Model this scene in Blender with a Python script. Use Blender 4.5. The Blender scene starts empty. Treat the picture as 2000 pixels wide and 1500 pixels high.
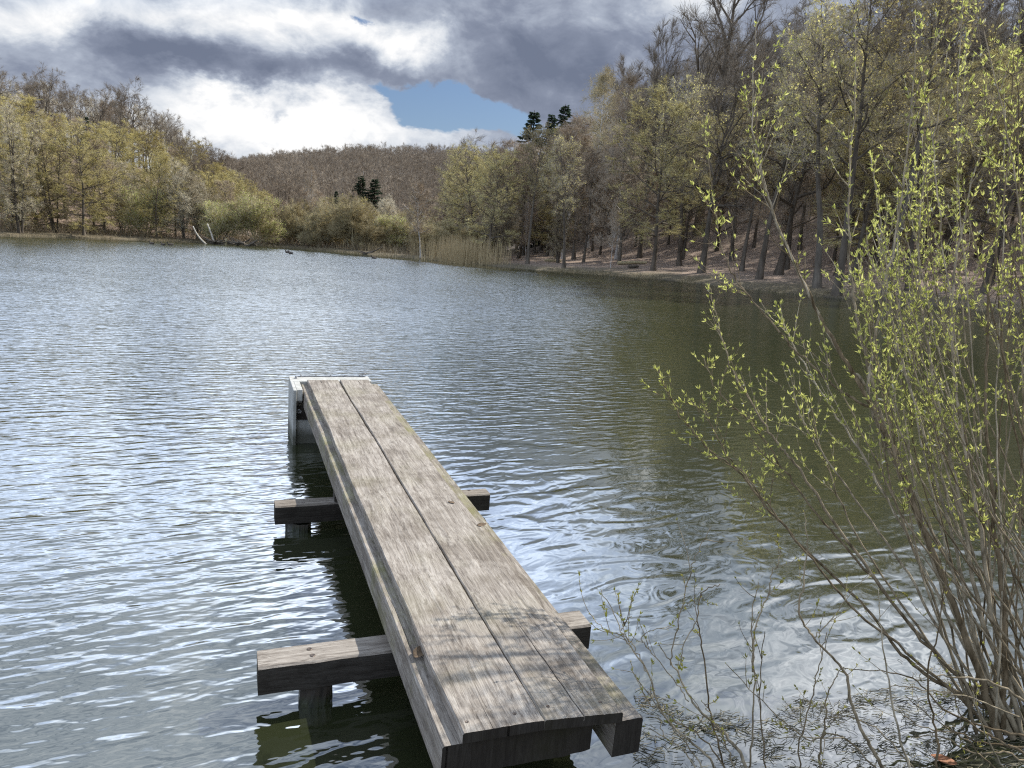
import bpy, math, random
import numpy as np
from mathutils import Matrix, Vector

R = math.radians
SC = bpy.context.scene
COL = SC.collection
# ------------------------------------------------------------------ camera
FPX, PITCH, ROLL, EYE = 1455.0, R(11.023), R(3.6), 2.3      # focal length in pixels of a 2000 px wide frame
fwd = np.array([0, math.cos(PITCH), -math.sin(PITCH)])
_up = np.array([0, math.sin(PITCH), math.cos(PITCH)])
_rt = np.array([1.0, 0, 0])
rt = math.cos(ROLL) * _rt + math.sin(ROLL) * _up
up = -math.sin(ROLL) * _rt + math.cos(ROLL) * _up
EYEP = np.array([0, 0, EYE])
cam_d = bpy.data.cameras.new("camera")
cam_d.sensor_width = 36.0
cam_d.lens = FPX / 2000 * 36
cam_d.clip_start = 0.05
cam_d.clip_end = 5000
cam = bpy.data.objects.new("camera", cam_d)
COL.objects.link(cam)
cam.matrix_world = Matrix(((rt[0], up[0], -fwd[0], 0), (rt[1], up[1], -fwd[1], 0), (rt[2], up[2], -fwd[2], EYE), (0, 0, 0, 1)))
SC.camera = cam


def ray(x, y):                       # direction of a photo point, length 1 along the view axis
    return fwd + (x - 1000) / FPX * rt - (y - 750) / FPX * up


def at_depth(x, y, d):
    return EYEP + ray(x, y) * d


def at_z(x, y, z=0.0):
    d = ray(x, y)
    return EYEP + d * ((z - EYE) / d[2])


def at_dist(x, y, dist):             # ground position (x, y) at a horizontal distance
    d = ray(x, y)
    k = dist / math.hypot(d[0], d[1])
    return d[0] * k, d[1] * k


def azel(x, y):
    d = ray(x, y)
    d = d / np.linalg.norm(d)
    return math.degrees(math.atan2(d[0], d[1])), math.degrees(math.asin(d[2]))


# ------------------------------------------------------------------ light
SUN_AZ, SUN_EL = 56.0, 44.8          # degrees clockwise from +Y, degrees above the horizon
SC.view_settings.view_transform = 'Standard'
SC.view_settings.look = 'None'
SC.view_settings.exposure = 0.5
SC.view_settings.gamma = 1.0
SC.view_settings.use_curve_mapping = False
sun_d = bpy.data.lights.new("sun", 'SUN')
sun_d.energy = 4.4
sun_d.angle = R(0.53)
sun_d.color = (1.0, 0.95, 0.87)
sun = bpy.data.objects.new("sun", sun_d)
COL.objects.link(sun)
_s = Vector((math.sin(R(SUN_AZ)) * math.cos(R(SUN_EL)), math.cos(R(SUN_AZ)) * math.cos(R(SUN_EL)), math.sin(R(SUN_EL))))
sun.rotation_euler = (-_s).to_track_quat('-Z', 'Y').to_euler()
sun.location = (20, 20, 60)

cy = SC.cycles
cy.max_bounces = 7
cy.diffuse_bounces = 4
cy.glossy_bounces = 3
cy.transmission_bounces = 4
cy.transparent_max_bounces = 6
cy.caustics_reflective = False
cy.caustics_refractive = False
cy.sample_clamp_indirect = 6.0
cy.use_denoising = False
SC.render.filter_size = 1.2
cy.filter_width = 1.2


# ------------------------------------------------------------------ node helpers
class NT:
    def __init__(s, tree):
        s.t = tree
        s.n = tree.nodes
        s.l = tree.links

    def new(s, kind, **kw):
        n = s.n.new(kind)
        for k, v in kw.items():
            setattr(n, k, v)
        return n

    def put(s, sock, v):
        if isinstance(v, bpy.types.NodeSocket):
            s.l.new(v, sock)
        elif v is not None:
            sock.default_value = v

    def m(s, op, a, b=None, c=None, clamp=False):
        n = s.new('ShaderNodeMath', operation=op, use_clamp=clamp)
        s.put(n.inputs[0], a)
        if b is not None:
            s.put(n.inputs[1], b)
        if c is not None:
            s.put(n.inputs[2], c)
        return n.outputs[0]

    def v(s, op, a, b=None, scale=None):
        n = s.new('ShaderNodeVectorMath', operation=op)
        s.put(n.inputs[0], a)
        if b is not None:
            s.put(n.inputs[1], b)
        if scale is not None:
            s.put(n.inputs['Scale'], scale)
        return n.outputs['Value'] if op in ('DOT_PRODUCT', 'LENGTH') else n.outputs[0]

    def noise(s, vec, scale, detail=3, rough=0.5, dist=0.0, color=False):
        n = s.new('ShaderNodeTexNoise')
        s.put(n.inputs['Vector'], vec)
        n.inputs['Scale'].default_value = scale
        n.inputs['Detail'].default_value = detail
        n.inputs['Roughness'].default_value = rough
        n.inputs['Distortion'].default_value = dist
        return n.outputs['Color' if color else 'Fac']

    def ramp(s, fac, stops, interp='LINEAR'):
        n = s.new('ShaderNodeValToRGB')
        s.put(n.inputs[0], fac)
        cr = n.color_ramp
        cr.interpolation = interp
        while len(cr.elements) < len(stops):
            cr.elements.new(0.5)
        for e, (p, c) in zip(cr.elements, stops):
            e.position = p
            e.color = (*c, 1) if len(c) == 3 else c
        return n.outputs[0]

    def mix(s, f, a, b, blend='MIX'):
        n = s.new('ShaderNodeMix', data_type='RGBA', blend_type=blend)
        s.put(n.inputs[0], f)
        for i, x in ((6, a), (7, b)):
            if isinstance(x, tuple) and len(x) == 3:
                x = (*x, 1)
            s.put(n.inputs[i], x)
        return n.outputs[2]

    def sep(s, vec):
        n = s.new('ShaderNodeSeparateXYZ')
        s.put(n.inputs[0], vec)
        return n.outputs

    def comb(s, x, y, z):
        n = s.new('ShaderNodeCombineXYZ')
        for i, q in enumerate((x, y, z)):
            s.put(n.inputs[i], q)
        return n.outputs[0]

    def rng(s, v, a, b, c=0.0, d=1.0, smooth=False):
        n = s.new('ShaderNodeMapRange', interpolation_type='SMOOTHSTEP' if smooth else 'LINEAR', clamp=True)
        s.put(n.inputs[0], v)
        for i, q in enumerate((a, b, c, d)):
            n.inputs[i + 1].default_value = q
        return n.outputs[0]


def material(name):
    mt = bpy.data.materials.new(name)
    mt.use_nodes = True
    mt.node_tree.nodes.clear()
    t = NT(mt.node_tree)
    out = t.new('ShaderNodeOutputMaterial')
    return mt, t, out


def principled(t, out, **kw):
    p = t.new('ShaderNodeBsdfPrincipled')
    for k, v in kw.items():
        k = k.replace('_', ' ')
        if isinstance(v, tuple) and len(v) == 3:
            v = (*v, 1)
        t.put(p.inputs[k], v)
    t.l.new(p.outputs[0], out.inputs[0])
    return p


def bump(t, height, strength=0.3, dist=0.01):
    b = t.new('ShaderNodeBump')
    b.inputs['Strength'].default_value = strength
    b.inputs['Distance'].default_value = dist
    t.put(b.inputs['Height'], height)
    return b.outputs[0]


# ------------------------------------------------------------------ sky
def build_world():
    w = bpy.data.worlds.new("World")
    SC.world = w
    w.use_nodes = True
    w.node_tree.nodes.clear()
    t = NT(w.node_tree)
    out = t.new('ShaderNodeOutputWorld')
    sky = t.new('ShaderNodeTexSky', sky_type='NISHITA', sun_disc=False)
    sky.sun_elevation = R(SUN_EL)
    sky.sun_rotation = R(SUN_AZ)
    sky.air_density = 1.0
    sky.dust_density = 1.0
    sky.ozone_density = 1.5
    d = t.v('NORMALIZE', t.new('ShaderNodeTexCoord').outputs['Generated'])
    x, y, z = t.sep(d)
    zc = t.m('MAXIMUM', z, 0.0)
    az = t.m('MULTIPLY', t.m('ARCTAN2', x, y), 57.29578)
    el = t.m('MULTIPLY', t.m('ARCSINE', z), 57.29578)
    k = t.m('DIVIDE', 1.0, t.m('ADD', zc, 0.16))
    q = t.comb(t.m('MULTIPLY', x, k), t.m('MULTIPLY', y, k), t.m('MULTIPLY', zc, 0.6))
    # angle coordinates warped by cloud turbulence
    big = t.noise(q, 1.7, 7, 0.6, 0.4)
    ang = t.comb(t.m('MULTIPLY', az, 0.085), t.m('MULTIPLY', el, 0.135), 0.0)
    wc = t.sep(t.noise(ang, 1.1, 9, 0.6, 0.2, color=True))
    puff = t.noise(t.v('ADD', ang, (3.1, 1.7, 0.4)), 1.5, 9, 0.58, 0.9)
    fine = t.noise(ang, 3.4, 9, 0.60, 0.7)
    wisp = t.noise(t.v('MULTIPLY', ang, (1.2, 1.1, 1.0)), 7.0, 8, 0.62, 0.6)
    azw = t.m('ADD', az, t.m('MULTIPLY', t.m('SUBTRACT', wc[0], 0.5), 15.0))
    elw = t.m('ADD', el, t.m('MULTIPLY', t.m('SUBTRACT', wc[1], 0.5), 9.0))

    def blob(px, py, wx, wy, amp, acc, warp=True):
        a, e = azel(px, py) if py is not None else px
        A, E_ = (azw, elw) if warp else (az, el)
        u = t.m('DIVIDE', t.m('SUBTRACT', A, a), wx)
        v = t.m('DIVIDE', t.m('SUBTRACT', E_, e), wy)
        s = t.m('ADD', t.m('MULTIPLY', u, u), t.m('MULTIPLY', v, v))
        g = t.m('MULTIPLY', t.m('EXPONENT', t.m('MULTIPLY', s, -1.0)), amp)
        return g if acc is None else t.m('ADD', acc, g)

    # brightness of the cloud cover
    b = t.m('ADD', t.m('MULTIPLY', t.m('MULTIPLY', t.m('SUBTRACT', big, 0.5), t.rng(el, 12, 38, 0.10, 1.0)), 1.5), 0.50)
    b = t.m('ADD', b, t.m('MULTIPLY', t.m('SUBTRACT', puff, 0.5), 0.85))
    b = t.m('ADD', b, t.m('MULTIPLY', t.m('SUBTRACT', fine, 0.5), 0.60))
    b = t.m('ADD', b, t.m('MULTIPLY', t.m('SUBTRACT', wisp, 0.5), 0.22))
    b = t.m('ADD', b, t.rng(el, 20, 34, 0.0, 0.08, smooth=True))
    B = blob
    for px, py, wx, wy, amp in CLOUD_LIGHT:
        b = B(px, py, wx, wy, amp, b)
    cloud = t.ramp(b, [(0.0, (0.120, 0.142, 0.200)), (0.28, (0.180, 0.206, 0.272)), (0.52, (0.30, 0.335, 0.405)), (0.70, (0.49, 0.52, 0.565)), (0.94, (0.72, 0.72, 0.72))])
    # gaps of blue sky
    g = t.m('ADD', t.m('MULTIPLY', t.m('SUBTRACT', t.noise(q, 1.15, 6, 0.58, 0.2), 0.60), 2.0), t.m('MULTIPLY', t.m('SUBTRACT', fine, 0.5), 0.9))
    for px, py, wx, wy, amp in CLOUD_GAP:
        g = B(px, py, wx, wy, amp, g)
    gm = t.rng(g, 0.12, 0.62, 0, 1, smooth=True)
    bg1 = t.new('ShaderNodeBackground')
    t.put(bg1.inputs[0], t.mix(1.0, sky.outputs[0], (0.86, 0.95, 1.12), 'MULTIPLY'))
    bg1.inputs[1].default_value = 0.06
    bg2 = t.new('ShaderNodeBackground')
    t.put(bg2.inputs[0], t.mix(t.rng(t.m('SUBTRACT', el, t.m('MULTIPLY', t.m('MINIMUM', t.m('MAXIMUM', az, -45.0), 25.0), 0.16)), 16.5, 20.0), cloud, t.mix(1.0, cloud, (0.90, 0.98, 1.09), 'MULTIPLY')))
    # added cloud belt above the frame brightens the water; sky behind raised as fill
    over = t.m('SUBTRACT', el, t.m('MULTIPLY', t.m('MINIMUM', t.m('MAXIMUM', az, -45.0), 25.0), 0.16))
    belt = t.m('MULTIPLY', t.rng(over, 17.7, 21.0, 0.0, 3.4, smooth=True), t.m('MULTIPLY', t.rng(over, 22.5, 35, 1.0, 0.06, smooth=True), t.rng(az, 0, 18, 1.0, 0.10, smooth=True)))
    t.put(bg2.inputs[1], t.m('MULTIPLY', t.m('ADD', 1.0, belt), t.rng(y, -0.35, 0.35, 1.25, 1.0, smooth=True)))
    # bright veil of cloud round the sun
    glow = B((30, 31), None, 11, 6, 1.0, None)
    bg3 = t.new('ShaderNodeBackground')
    bg3.inputs[0].default_value = (1.0, 0.98, 0.95, 1)
    t.put(bg3.inputs[1], t.m('MULTIPLY', glow, t.rng(fine, 0.3, 0.7, 0.25, 1.2)))
    mx = t.new('ShaderNodeMixShader')
    t.l.new(gm, mx.inputs[0])
    t.l.new(bg2.outputs[0], mx.inputs[1])
    t.l.new(bg1.outputs[0], mx.inputs[2])
    ad = t.new('ShaderNodeAddShader')
    t.l.new(mx.outputs[0], ad.inputs[0])
    t.l.new(bg3.outputs[0], ad.inputs[1])
    t.l.new(ad.outputs[0], out.inputs[0])


# (photo x, y) or (azimuth, elevation); half-widths in degrees; amount
CLOUD_LIGHT = [
    (480, 205, 5.0, 1.5, 0.28), (590, 215, 4.0, 1.6, 0.26), (690, 60, 4.6, 2.0, 0.42), (800, 75, 3.0, 1.3, 0.30), (560, 10, 4.0, 1.0, 0.25),
    (480, 275, 9.0, 1.6, 0.30), (720, 268, 8.0, 1.5, 0.26), (140, 80, 3.0, 1.5, 0.34), (330, 15, 6.0, 1.4, 0.26), (60, 20, 5.0, 1.2, 0.15), (250, 205, 8.0, 0.9, 0.16),
    (280, 125, 8.0, 1.4, -0.44), (470, 140, 5.0, 1.1, -0.34), (120, 175, 7.0, 1.1, -0.12), (1010, 110, 9.0, 3.0, -0.34), (1230, 130, 8.0, 4.0, -0.22),
    (720, 145, 5.0, 0.8, -0.30), (1330, 10, 5.0, 2.0, 0.26), (900, 5, 6.0, 1.2, -0.05), (548, 222, 0.7, 0.5, -0.42), (20, 40, 5, 2, 0.05), (1200, 115, 1.2, .8, .25),
    ((-60, 30), None, 40, 22, 0.14), ((-20, 24), None, 16, 4, 0.10),
]
CLOUD_GAP = [
    (900, 205, 6.0, 1.5, 0.7), (830, 212, 6.0, 1.7, 1.2), (950, 235, 6.5, 1.6, 0.95), (700, 195, 1.6, 0.8, 0.5), (712, 22, 1.3, 0.7, 0.9), (960, 252, 3.0, 0.8, 0.3),
    (540, 215, 4.5, 2.2, -0.8), (300, 120, 14, 4.5, -0.9), (1150, 90, 10, 4, -0.9), (640, 80, 6, 2, -0.3), (600, 275, 10, 1.5, -0.15),
    ((-8, 40), None, 14, 6, 0.45), ((10, 46), None, 12, 8, 0.3),
]
build_world()


# ------------------------------------------------------------------ mesh helpers
def mesh_np(name, V, quads=None, tris=None, mats=(), mq=None, mt=None, smooth=False):
    me = bpy.data.meshes.new(name)
    V = np.asarray(V, dtype=np.float32).reshape(-1, 3)
    nq = 0 if quads is None else len(quads)
    nt = 0 if tris is None else len(tris)
    loops, starts, mi = [], [], []
    if nq:
        q = np.asarray(quads, dtype=np.int32)
        loops.append(q.ravel())
        starts.append(np.arange(nq, dtype=np.int32) * 4)
        mi.append(np.zeros(nq, np.int32) if mq is None else np.asarray(mq, np.int32))
    if nt:
        q = np.asarray(tris, dtype=np.int32)
        loops.append(q.ravel())
        starts.append(nq * 4 + np.arange(nt, dtype=np.int32) * 3)
        mi.append(np.zeros(nt, np.int32) if mt is None else np.asarray(mt, np.int32))
    loops = np.concatenate(loops)
    starts = np.concatenate(starts)
    me.vertices.add(len(V))
    me.vertices.foreach_set('co', V.ravel())
    me.loops.add(len(loops))
    me.loops.foreach_set('vertex_index', loops)
    me.polygons.add(len(starts))
    me.polygons.foreach_set('loop_start', starts)
    for m_ in mats:
        me.materials.append(m_)
    me.polygons.foreach_set('material_index', np.concatenate(mi))
    me.polygons.foreach_set('use_smooth', np.full(len(starts), smooth))
    me.update(calc_edges=True)
    me.validate()
    return me


def link(name, data, parent=None, loc=None):
    o = bpy.data.objects.new(name, data)
    COL.objects.link(o)
    if parent is not None:
        o.parent = parent
    if loc is not None:
        o.location = loc
    return o


def tag(o, label=None, cat=None, group=None, kind=None):
    for k, v in (('label', label), ('category', cat), ('group', group), ('kind', kind)):
        if v:
            o[k] = v
    return o


def norm(a):
    return a / np.maximum(np.linalg.norm(a, axis=-1, keepdims=True), 1e-9)


def frames(D):
    ref = np.where(np.abs(D[..., 2:3]) > 0.9, np.array([1.0, 0, 0]), np.array([0, 0, 1.0]))
    a = norm(np.cross(D, ref))
    b = np.cross(D, a)
    return a, b


def seg_tubes(P0, P1, r0, r1, K=3):
    P0, P1 = np.asarray(P0, float), np.asarray(P1, float)
    n = len(P0)
    D = norm(P1 - P0)
    a, b = frames(D)
    th = np.arange(K) * 2 * math.pi / K
    c, s = np.cos(th), np.sin(th)
    off = a[:, None, :] * c[None, :, None] + b[:, None, :] * s[None, :, None]
    r0 = np.broadcast_to(r0, (n,))
    r1 = np.broadcast_to(r1, (n,))
    V = np.concatenate([P0[:, None] + off * r0[:, None, None], P1[:, None] + off * r1[:, None, None]], 1).reshape(-1, 3)
    base = (np.arange(n) * 2 * K)[:, None]
    i = np.arange(K)
    j = (i + 1) % K
    F = np.stack([base + i, base + j, base + K + j, base + K + i], -1).reshape(-1, 4)
    return V, F


def path_tube(P, r, K=6, cap=True):
    P = np.asarray(P, float)
    n = len(P)
    T = np.gradient(P, axis=0)
    D = norm(T)
    # parallel transport
    a = np.zeros((n, 3))
    ref = np.array([1.0, 0, 0]) if abs(D[0, 2]) > 0.8 else np.array([0, 0, 1.0])
    a0 = np.cross(D[0], ref)
    a0 /= np.linalg.norm(a0)
    for i in range(n):
        a0 = a0 - D[i] * np.dot(a0, D[i])
        a0 /= max(np.linalg.norm(a0), 1e-9)
        a[i] = a0
    b = np.cross(D, a)
    th = np.arange(K) * 2 * math.pi / K
    r = np.broadcast_to(r, (n,))
    V = P[:, None] + (a[:, None] * np.cos(th)[None, :, None] + b[:, None] * np.sin(th)[None, :, None]) * r[:, None, None]
    V = V.reshape(-1, 3)
    i = np.arange(K)
    j = (i + 1) % K
    base = (np.arange(n - 1) * K)[:, None]
    F = np.stack([base + i, base + j, base + K + j, base + K + i], -1).reshape(-1, 4)
    if cap and K == 4:
        F = np.vstack([F, [3, 2, 1, 0], [(n - 1) * K + q for q in range(4)]])
    elif cap and K == 6:
        o = (n - 1) * K
        F = np.vstack([F, [3, 2, 1, 0], [0, 5, 4, 3], [o, o + 1, o + 2, o + 3], [o, o + 3, o + 4, o + 5]])
    return V, F


class Acc:
    """collects quads with a material slot, becomes ONE mesh"""
    def __init__(s):
        s.V, s.F, s.M, s.n = [], [], [], 0

    def add(s, V, F, m=0):
        if len(V) == 0:
            return
        s.V.append(np.asarray(V, float))
        s.F.append(np.asarray(F) + s.n)
        s.M.append(np.full(len(F), m))
        s.n += len(V)

    def box(s, lo, hi, m=0):
        x0, y0, z0 = lo
        x1, y1, z1 = hi
        V = [(x0, y0, z0), (x1, y0, z0), (x1, y1, z0), (x0, y1, z0), (x0, y0, z1), (x1, y0, z1), (x1, y1, z1), (x0, y1, z1)]
        F = [(0, 3, 2, 1), (4, 5, 6, 7), (0, 1, 5, 4), (1, 2, 6, 5), (2, 3, 7, 6), (3, 0, 4, 7)]
        s.add(V, F, m)

    def mesh(s, name, mats, smooth=False):
        return mesh_np(name, np.concatenate(s.V), np.concatenate(s.F), mats=mats, mq=np.concatenate(s.M), smooth=smooth)


# ------------------------------------------------------------------ terrain
SHORE = np.array([(-41.9, 60.7), (-36.6, 70.3), (-29.9, 76.1), (-22, 75.5), (-15.5, 72.2), (-9, 67.5), (-4.5, 63.5), (-2.3, 61.1), (1.4, 58.7), (6, 57), (10.7, 54.7),
                  (14.5, 49.5), (18.1, 45.2), (22, 42.6), (26.2, 40.9), (32, 37), (35, 25), (33, 12), (24, 6.0), (12, 4.2), (6, 3.5), (3.2, 2.95), (2.1, 2.62), (1.5, 2.3),
                  (0.5, 2.05), (-1.5, 1.9), (-8, 1.0), (-25, -1), (-45, 2), (-52, 20), (-50, 42)])


def shore_sd(P):
    """signed distance to the lake outline, positive on land"""
    P = np.asarray(P, float)
    A, Bv = SHORE, np.roll(SHORE, -1, 0)
    best = np.full(len(P), 1e9)
    inside = np.zeros(len(P), bool)
    for a, b in zip(A, Bv):
        e = b - a
        t = np.clip(((P - a) @ e) / (e @ e), 0, 1)
        best = np.minimum(best, np.linalg.norm(P - a - t[:, None] * e, axis=1))
        c = ((a[1] > P[:, 1]) != (b[1] > P[:, 1]))
        with np.errstate(divide='ignore', invalid='ignore'):
            xi = (b[0] - a[0]) * (P[:, 1] - a[1]) / (b[1] - a[1]) + a[0]
        inside ^= c & (P[:, 0] < xi)
    return np.where(inside, -best, best)


def sstep(a, b, x):
    t = np.clip((x - a) / (b - a), 0, 1)
    return t * t * (3 - 2 * t)


def wob2(P, s, seed=0):
    x, y = P[:, 0] / s, P[:, 1] / s
    return (np.sin(x * 1.3 + 1.7 * np.sin(y * 0.9 + seed) + seed) + np.sin(y * 1.1 + 1.3 * np.sin(x * 1.2 + 2 * seed)) + 0.5 * np.sin(2.3 * x - 1.9 * y + seed)) / 2.5


def soft_cap(h, c):
    return c * np.tanh(h / c)


def height(P):
    P = np.atleast_2d(np.asarray(P, float))
    d = shore_sd(P)
    dist = np.hypot(P[:, 0], P[:, 1])
    az = np.degrees(np.arctan2(P[:, 0], P[:, 1]))
    h = np.where(d < 0, -0.12 - np.minimum(1.6, 0.16 * -d), 0.34 * (1 - np.exp(-np.maximum(d, 0) / 0.9)) - 0.12)
    do = np.maximum(d, 0)
    far = (P[:, 1] > 20).astype(float)
    wr = sstep(-3, 17, az) * far
    hr = wr * (0.085 * np.minimum(do, 12) + 0.34 * np.maximum(do - 9, 0) * sstep(6, 30, do))
    hr = soft_cap(hr, 15 + 14 * sstep(16, 30, az))
    wl = sstep(-17.5, -36, az) * far
    hl = wl * (0.04 * do + 0.36 * np.maximum(do - 6, 0) * sstep(5, 24, do))
    hl = soft_cap(hl, 13.5)
    hf = 31 * np.exp(-((az + 4) / 26) ** 2) * sstep(135, 400, dist) * far
    near = (1 - far) * np.minimum(0.06 * do, 1.6)
    h = h + np.maximum(np.maximum(hr, hl), hf) + near
    land = sstep(0.2, 6, d)
    h = h + land * (0.10 * wob2(P, 1.7, 1) + 0.25 * wob2(P, 7.0, 2) * sstep(2, 14, d))
    return h


def H1(x, y):
    return float(height(np.array([[x, y]]))[0])


def sinh_axis(n, lim0, lim1, c, k):
    u0, u1 = math.asinh(lim0 / c), math.asinh(lim1 / c)
    return np.sinh(np.linspace(u0, u1, n)) * c


def grid_mesh(name, xs, ys, zf, mats, smooth=True):
    X, Y = np.meshgrid(xs, ys)
    P = np.stack([X.ravel(), Y.ravel()], -1)
    V = np.column_stack([P, zf(P)])
    nx, ny = len(xs), len(ys)
    i = (np.arange(ny - 1)[:, None] * nx + np.arange(nx - 1)[None]).ravel()
    F = np.stack([i, i + 1, i + nx + 1, i + nx], -1)
    return mesh_np(name, V, F, mats=mats, smooth=smooth), P


def mat_ground():
    mt, t, out = material("forest_floor")
    geo = t.new('ShaderNodeNewGeometry').outputs['Position']
    att = t.new('ShaderNodeAttribute', attribute_name='shore').outputs['Fac']
    n1 = t.noise(geo, 0.35, 5, 0.6)
    n2 = t.noise(geo, 6.0, 5, 0.65)
    n3 = t.noise(geo, 40.0, 3, 0.6)
    litter = t.ramp(n2, [(0.25, (0.12, 0.085, 0.062)), (0.5, (0.29, 0.215, 0.165)), (0.75, (0.46, 0.37, 0.295))])
    moss = t.ramp(n2, [(0.3, (0.075, 0.062, 0.038)), (0.7, (0.20, 0.165, 0.105))])
    mud = t.ramp(n3, [(0.3, (0.018, 0.015, 0.012)), (0.7, (0.06, 0.05, 0.036))])
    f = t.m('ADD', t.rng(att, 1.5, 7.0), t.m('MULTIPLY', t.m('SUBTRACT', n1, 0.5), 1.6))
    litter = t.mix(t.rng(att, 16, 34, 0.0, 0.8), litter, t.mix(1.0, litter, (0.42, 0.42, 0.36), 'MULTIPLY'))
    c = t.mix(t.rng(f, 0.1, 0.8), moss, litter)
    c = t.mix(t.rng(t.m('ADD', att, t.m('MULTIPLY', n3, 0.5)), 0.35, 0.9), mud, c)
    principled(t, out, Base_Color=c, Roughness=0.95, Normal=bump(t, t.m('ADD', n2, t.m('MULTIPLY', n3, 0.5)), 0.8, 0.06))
    return mt


M_GROUND = mat_ground()
gx = sinh_axis(300, -700, 700, 3.0, 1)
gy = sinh_axis(300, -160, 1200, 3.0, 1)
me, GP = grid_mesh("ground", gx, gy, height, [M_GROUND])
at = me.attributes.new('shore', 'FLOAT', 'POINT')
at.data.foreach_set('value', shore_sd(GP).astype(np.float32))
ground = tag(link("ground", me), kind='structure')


# ------------------------------------------------------------------ water
def mat_water():
    grp = bpy.data.node_groups.new("wave_height", 'ShaderNodeTree')
    grp.interface.new_socket("P", in_out='INPUT', socket_type='NodeSocketVector')
    grp.interface.new_socket("calm", in_out='INPUT', socket_type='NodeSocketFloat')
    grp.interface.new_socket("h", in_out='OUTPUT', socket_type='NodeSocketFloat')
    g = NT(grp)
    gi = g.new('NodeGroupInput')
    go = g.new('NodeGroupOutput')
    P, calm = gi.outputs[0], gi.outputs[1]

    def layer(rotdeg, sx, sy, amp, detail, dist, sharp):
        mp = g.new('ShaderNodeMapping', vector_type='TEXTURE')
        g.put(mp.inputs['Vector'], P)
        mp.inputs['Rotation'].default_value = (0, 0, R(rotdeg))
        mp.inputs['Scale'].default_value = (1 / sx, 1 / sy, 1)
        n = g.noise(mp.outputs[0], 1.0, detail, 0.45, dist)
        if sharp:
            n = g.m('POWER', n, sharp)
        return g.m('MULTIPLY', n, amp)

    # wind ripples: long crests lying across the view, shorter chop on top
    rip = layer(22, 2.5, 8.2, 0.024, 1.5, 0.35, 1.8)
    rip = g.m('ADD', rip, layer(34, 5.0, 15, 0.0075, 1.0, 0.3, None))
    rip = g.m('ADD', rip, layer(6, 11.0, 30.0, 0.0026, 0.5, 0.2, None))
    # sheltered water: rounder and longer
    soft = layer(30, 1.5, 3.4, 0.030, 1.0, 1.0, None)
    soft = g.m('ADD', soft, layer(55, 5.0, 7.5, 0.0058, 1.0, 1.2, None))
    hgt = g.new('ShaderNodeMix', data_type='FLOAT')
    g.put(hgt.inputs[0], calm)
    g.put(hgt.inputs[2], rip)
    g.put(hgt.inputs[3], soft)
    g.l.new(hgt.outputs[0], go.inputs[0])

    mt, t, out = material("lake_water")
    pos = t.new('ShaderNodeNewGeometry').outputs['Position']
    soft_a = t.new('ShaderNodeAttribute', attribute_name='sheltered').outputs['Fac']
    amp_a = t.new('ShaderNodeAttribute', attribute_name='wave').outputs['Fac']
    gust = t.rng(t.noise(pos, 0.22, 3, 0.5), 0.3, 0.7, 0.72, 1.25)
    A = t.m('MULTIPLY', amp_a, gust)
    e = 0.006

    def h(off):
        n = t.new('ShaderNodeGroup')
        n.node_tree = grp
        t.put(n.inputs[0], t.v('ADD', pos, off))
        t.put(n.inputs[1], soft_a)
        return n.outputs[0]
    h0, hx, hy = h((0, 0, 0)), h((e, 0, 0)), h((0, e, 0))
    k = t.m('MULTIPLY', A, -1.0 / e)
    nx = t.m('MULTIPLY', t.m('SUBTRACT', hx, h0), k)
    ny = t.m('MULTIPLY', t.m('SUBTRACT', hy, h0), k)
    # added normal tilt towards the viewer, so open water mirrors higher, brighter sky
    face = t.new('ShaderNodeAttribute', attribute_name='open_water').outputs['Fac']
    nx = t.m('ADD', nx, t.m('MULTIPLY', face, 0.022))
    ny = t.m('ADD', ny, t.m('MULTIPLY', face, -0.085))
    N = t.v('NORMALIZE', t.comb(nx, ny, 1.0))
    silt = t.ramp(t.noise(pos, 0.09, 3, 0.5), [(0.3, (0.024, 0.029, 0.013)), (0.7, (0.037, 0.042, 0.020))])
    p = principled(t, out, Base_Color=silt, Roughness=0.03, IOR=3.6, Normal=N)
    return mt


M_WATER = mat_water()
wx = sinh_axis(220, -62, 45, 3.0, 1)
wy = sinh_axis(260, -4, 84, 3.0, 1)
me, WP = grid_mesh("lake_water", wx, wy, lambda P: np.zeros(len(P)), [M_WATER])
sd = -shore_sd(WP)
azw_ = np.degrees(np.arctan2(WP[:, 0], WP[:, 1]))
r_ = np.hypot(WP[:, 0], WP[:, 1])
lee = sstep(6.0, 2.6, np.hypot(WP[:, 0] - 1.6, (WP[:, 1] - 3.4) * 0.8)) * sstep(-0.2, 0.9, WP[:, 0] + 0.39 * (WP[:, 1] - 2.6))
far_shelter = sstep(20, 45, r_) * (1 - sstep(2.0, 6.5, sd)) * sstep(12, -4, azw_)
wave = (1 - 0.93 * far_shelter) * (1 - 0.25 * lee) * (0.62 + 0.75 * sstep(9, 34, r_)) * (1 - 0.55 * sstep(0, 16, azw_) * sstep(5, 14, r_))
open_w = sstep(5, 24, r_) * (1 - far_shelter) * (1 - 0.75 * sstep(2, 18, azw_))
for nm, arr in (('sheltered', lee), ('wave', wave), ('open_water', open_w)):
    at = me.attributes.new(nm, 'FLOAT', 'POINT')
    at.data.foreach_set('value', arr.astype(np.float32))
water = tag(link("lake_water", me), kind='structure')


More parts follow.
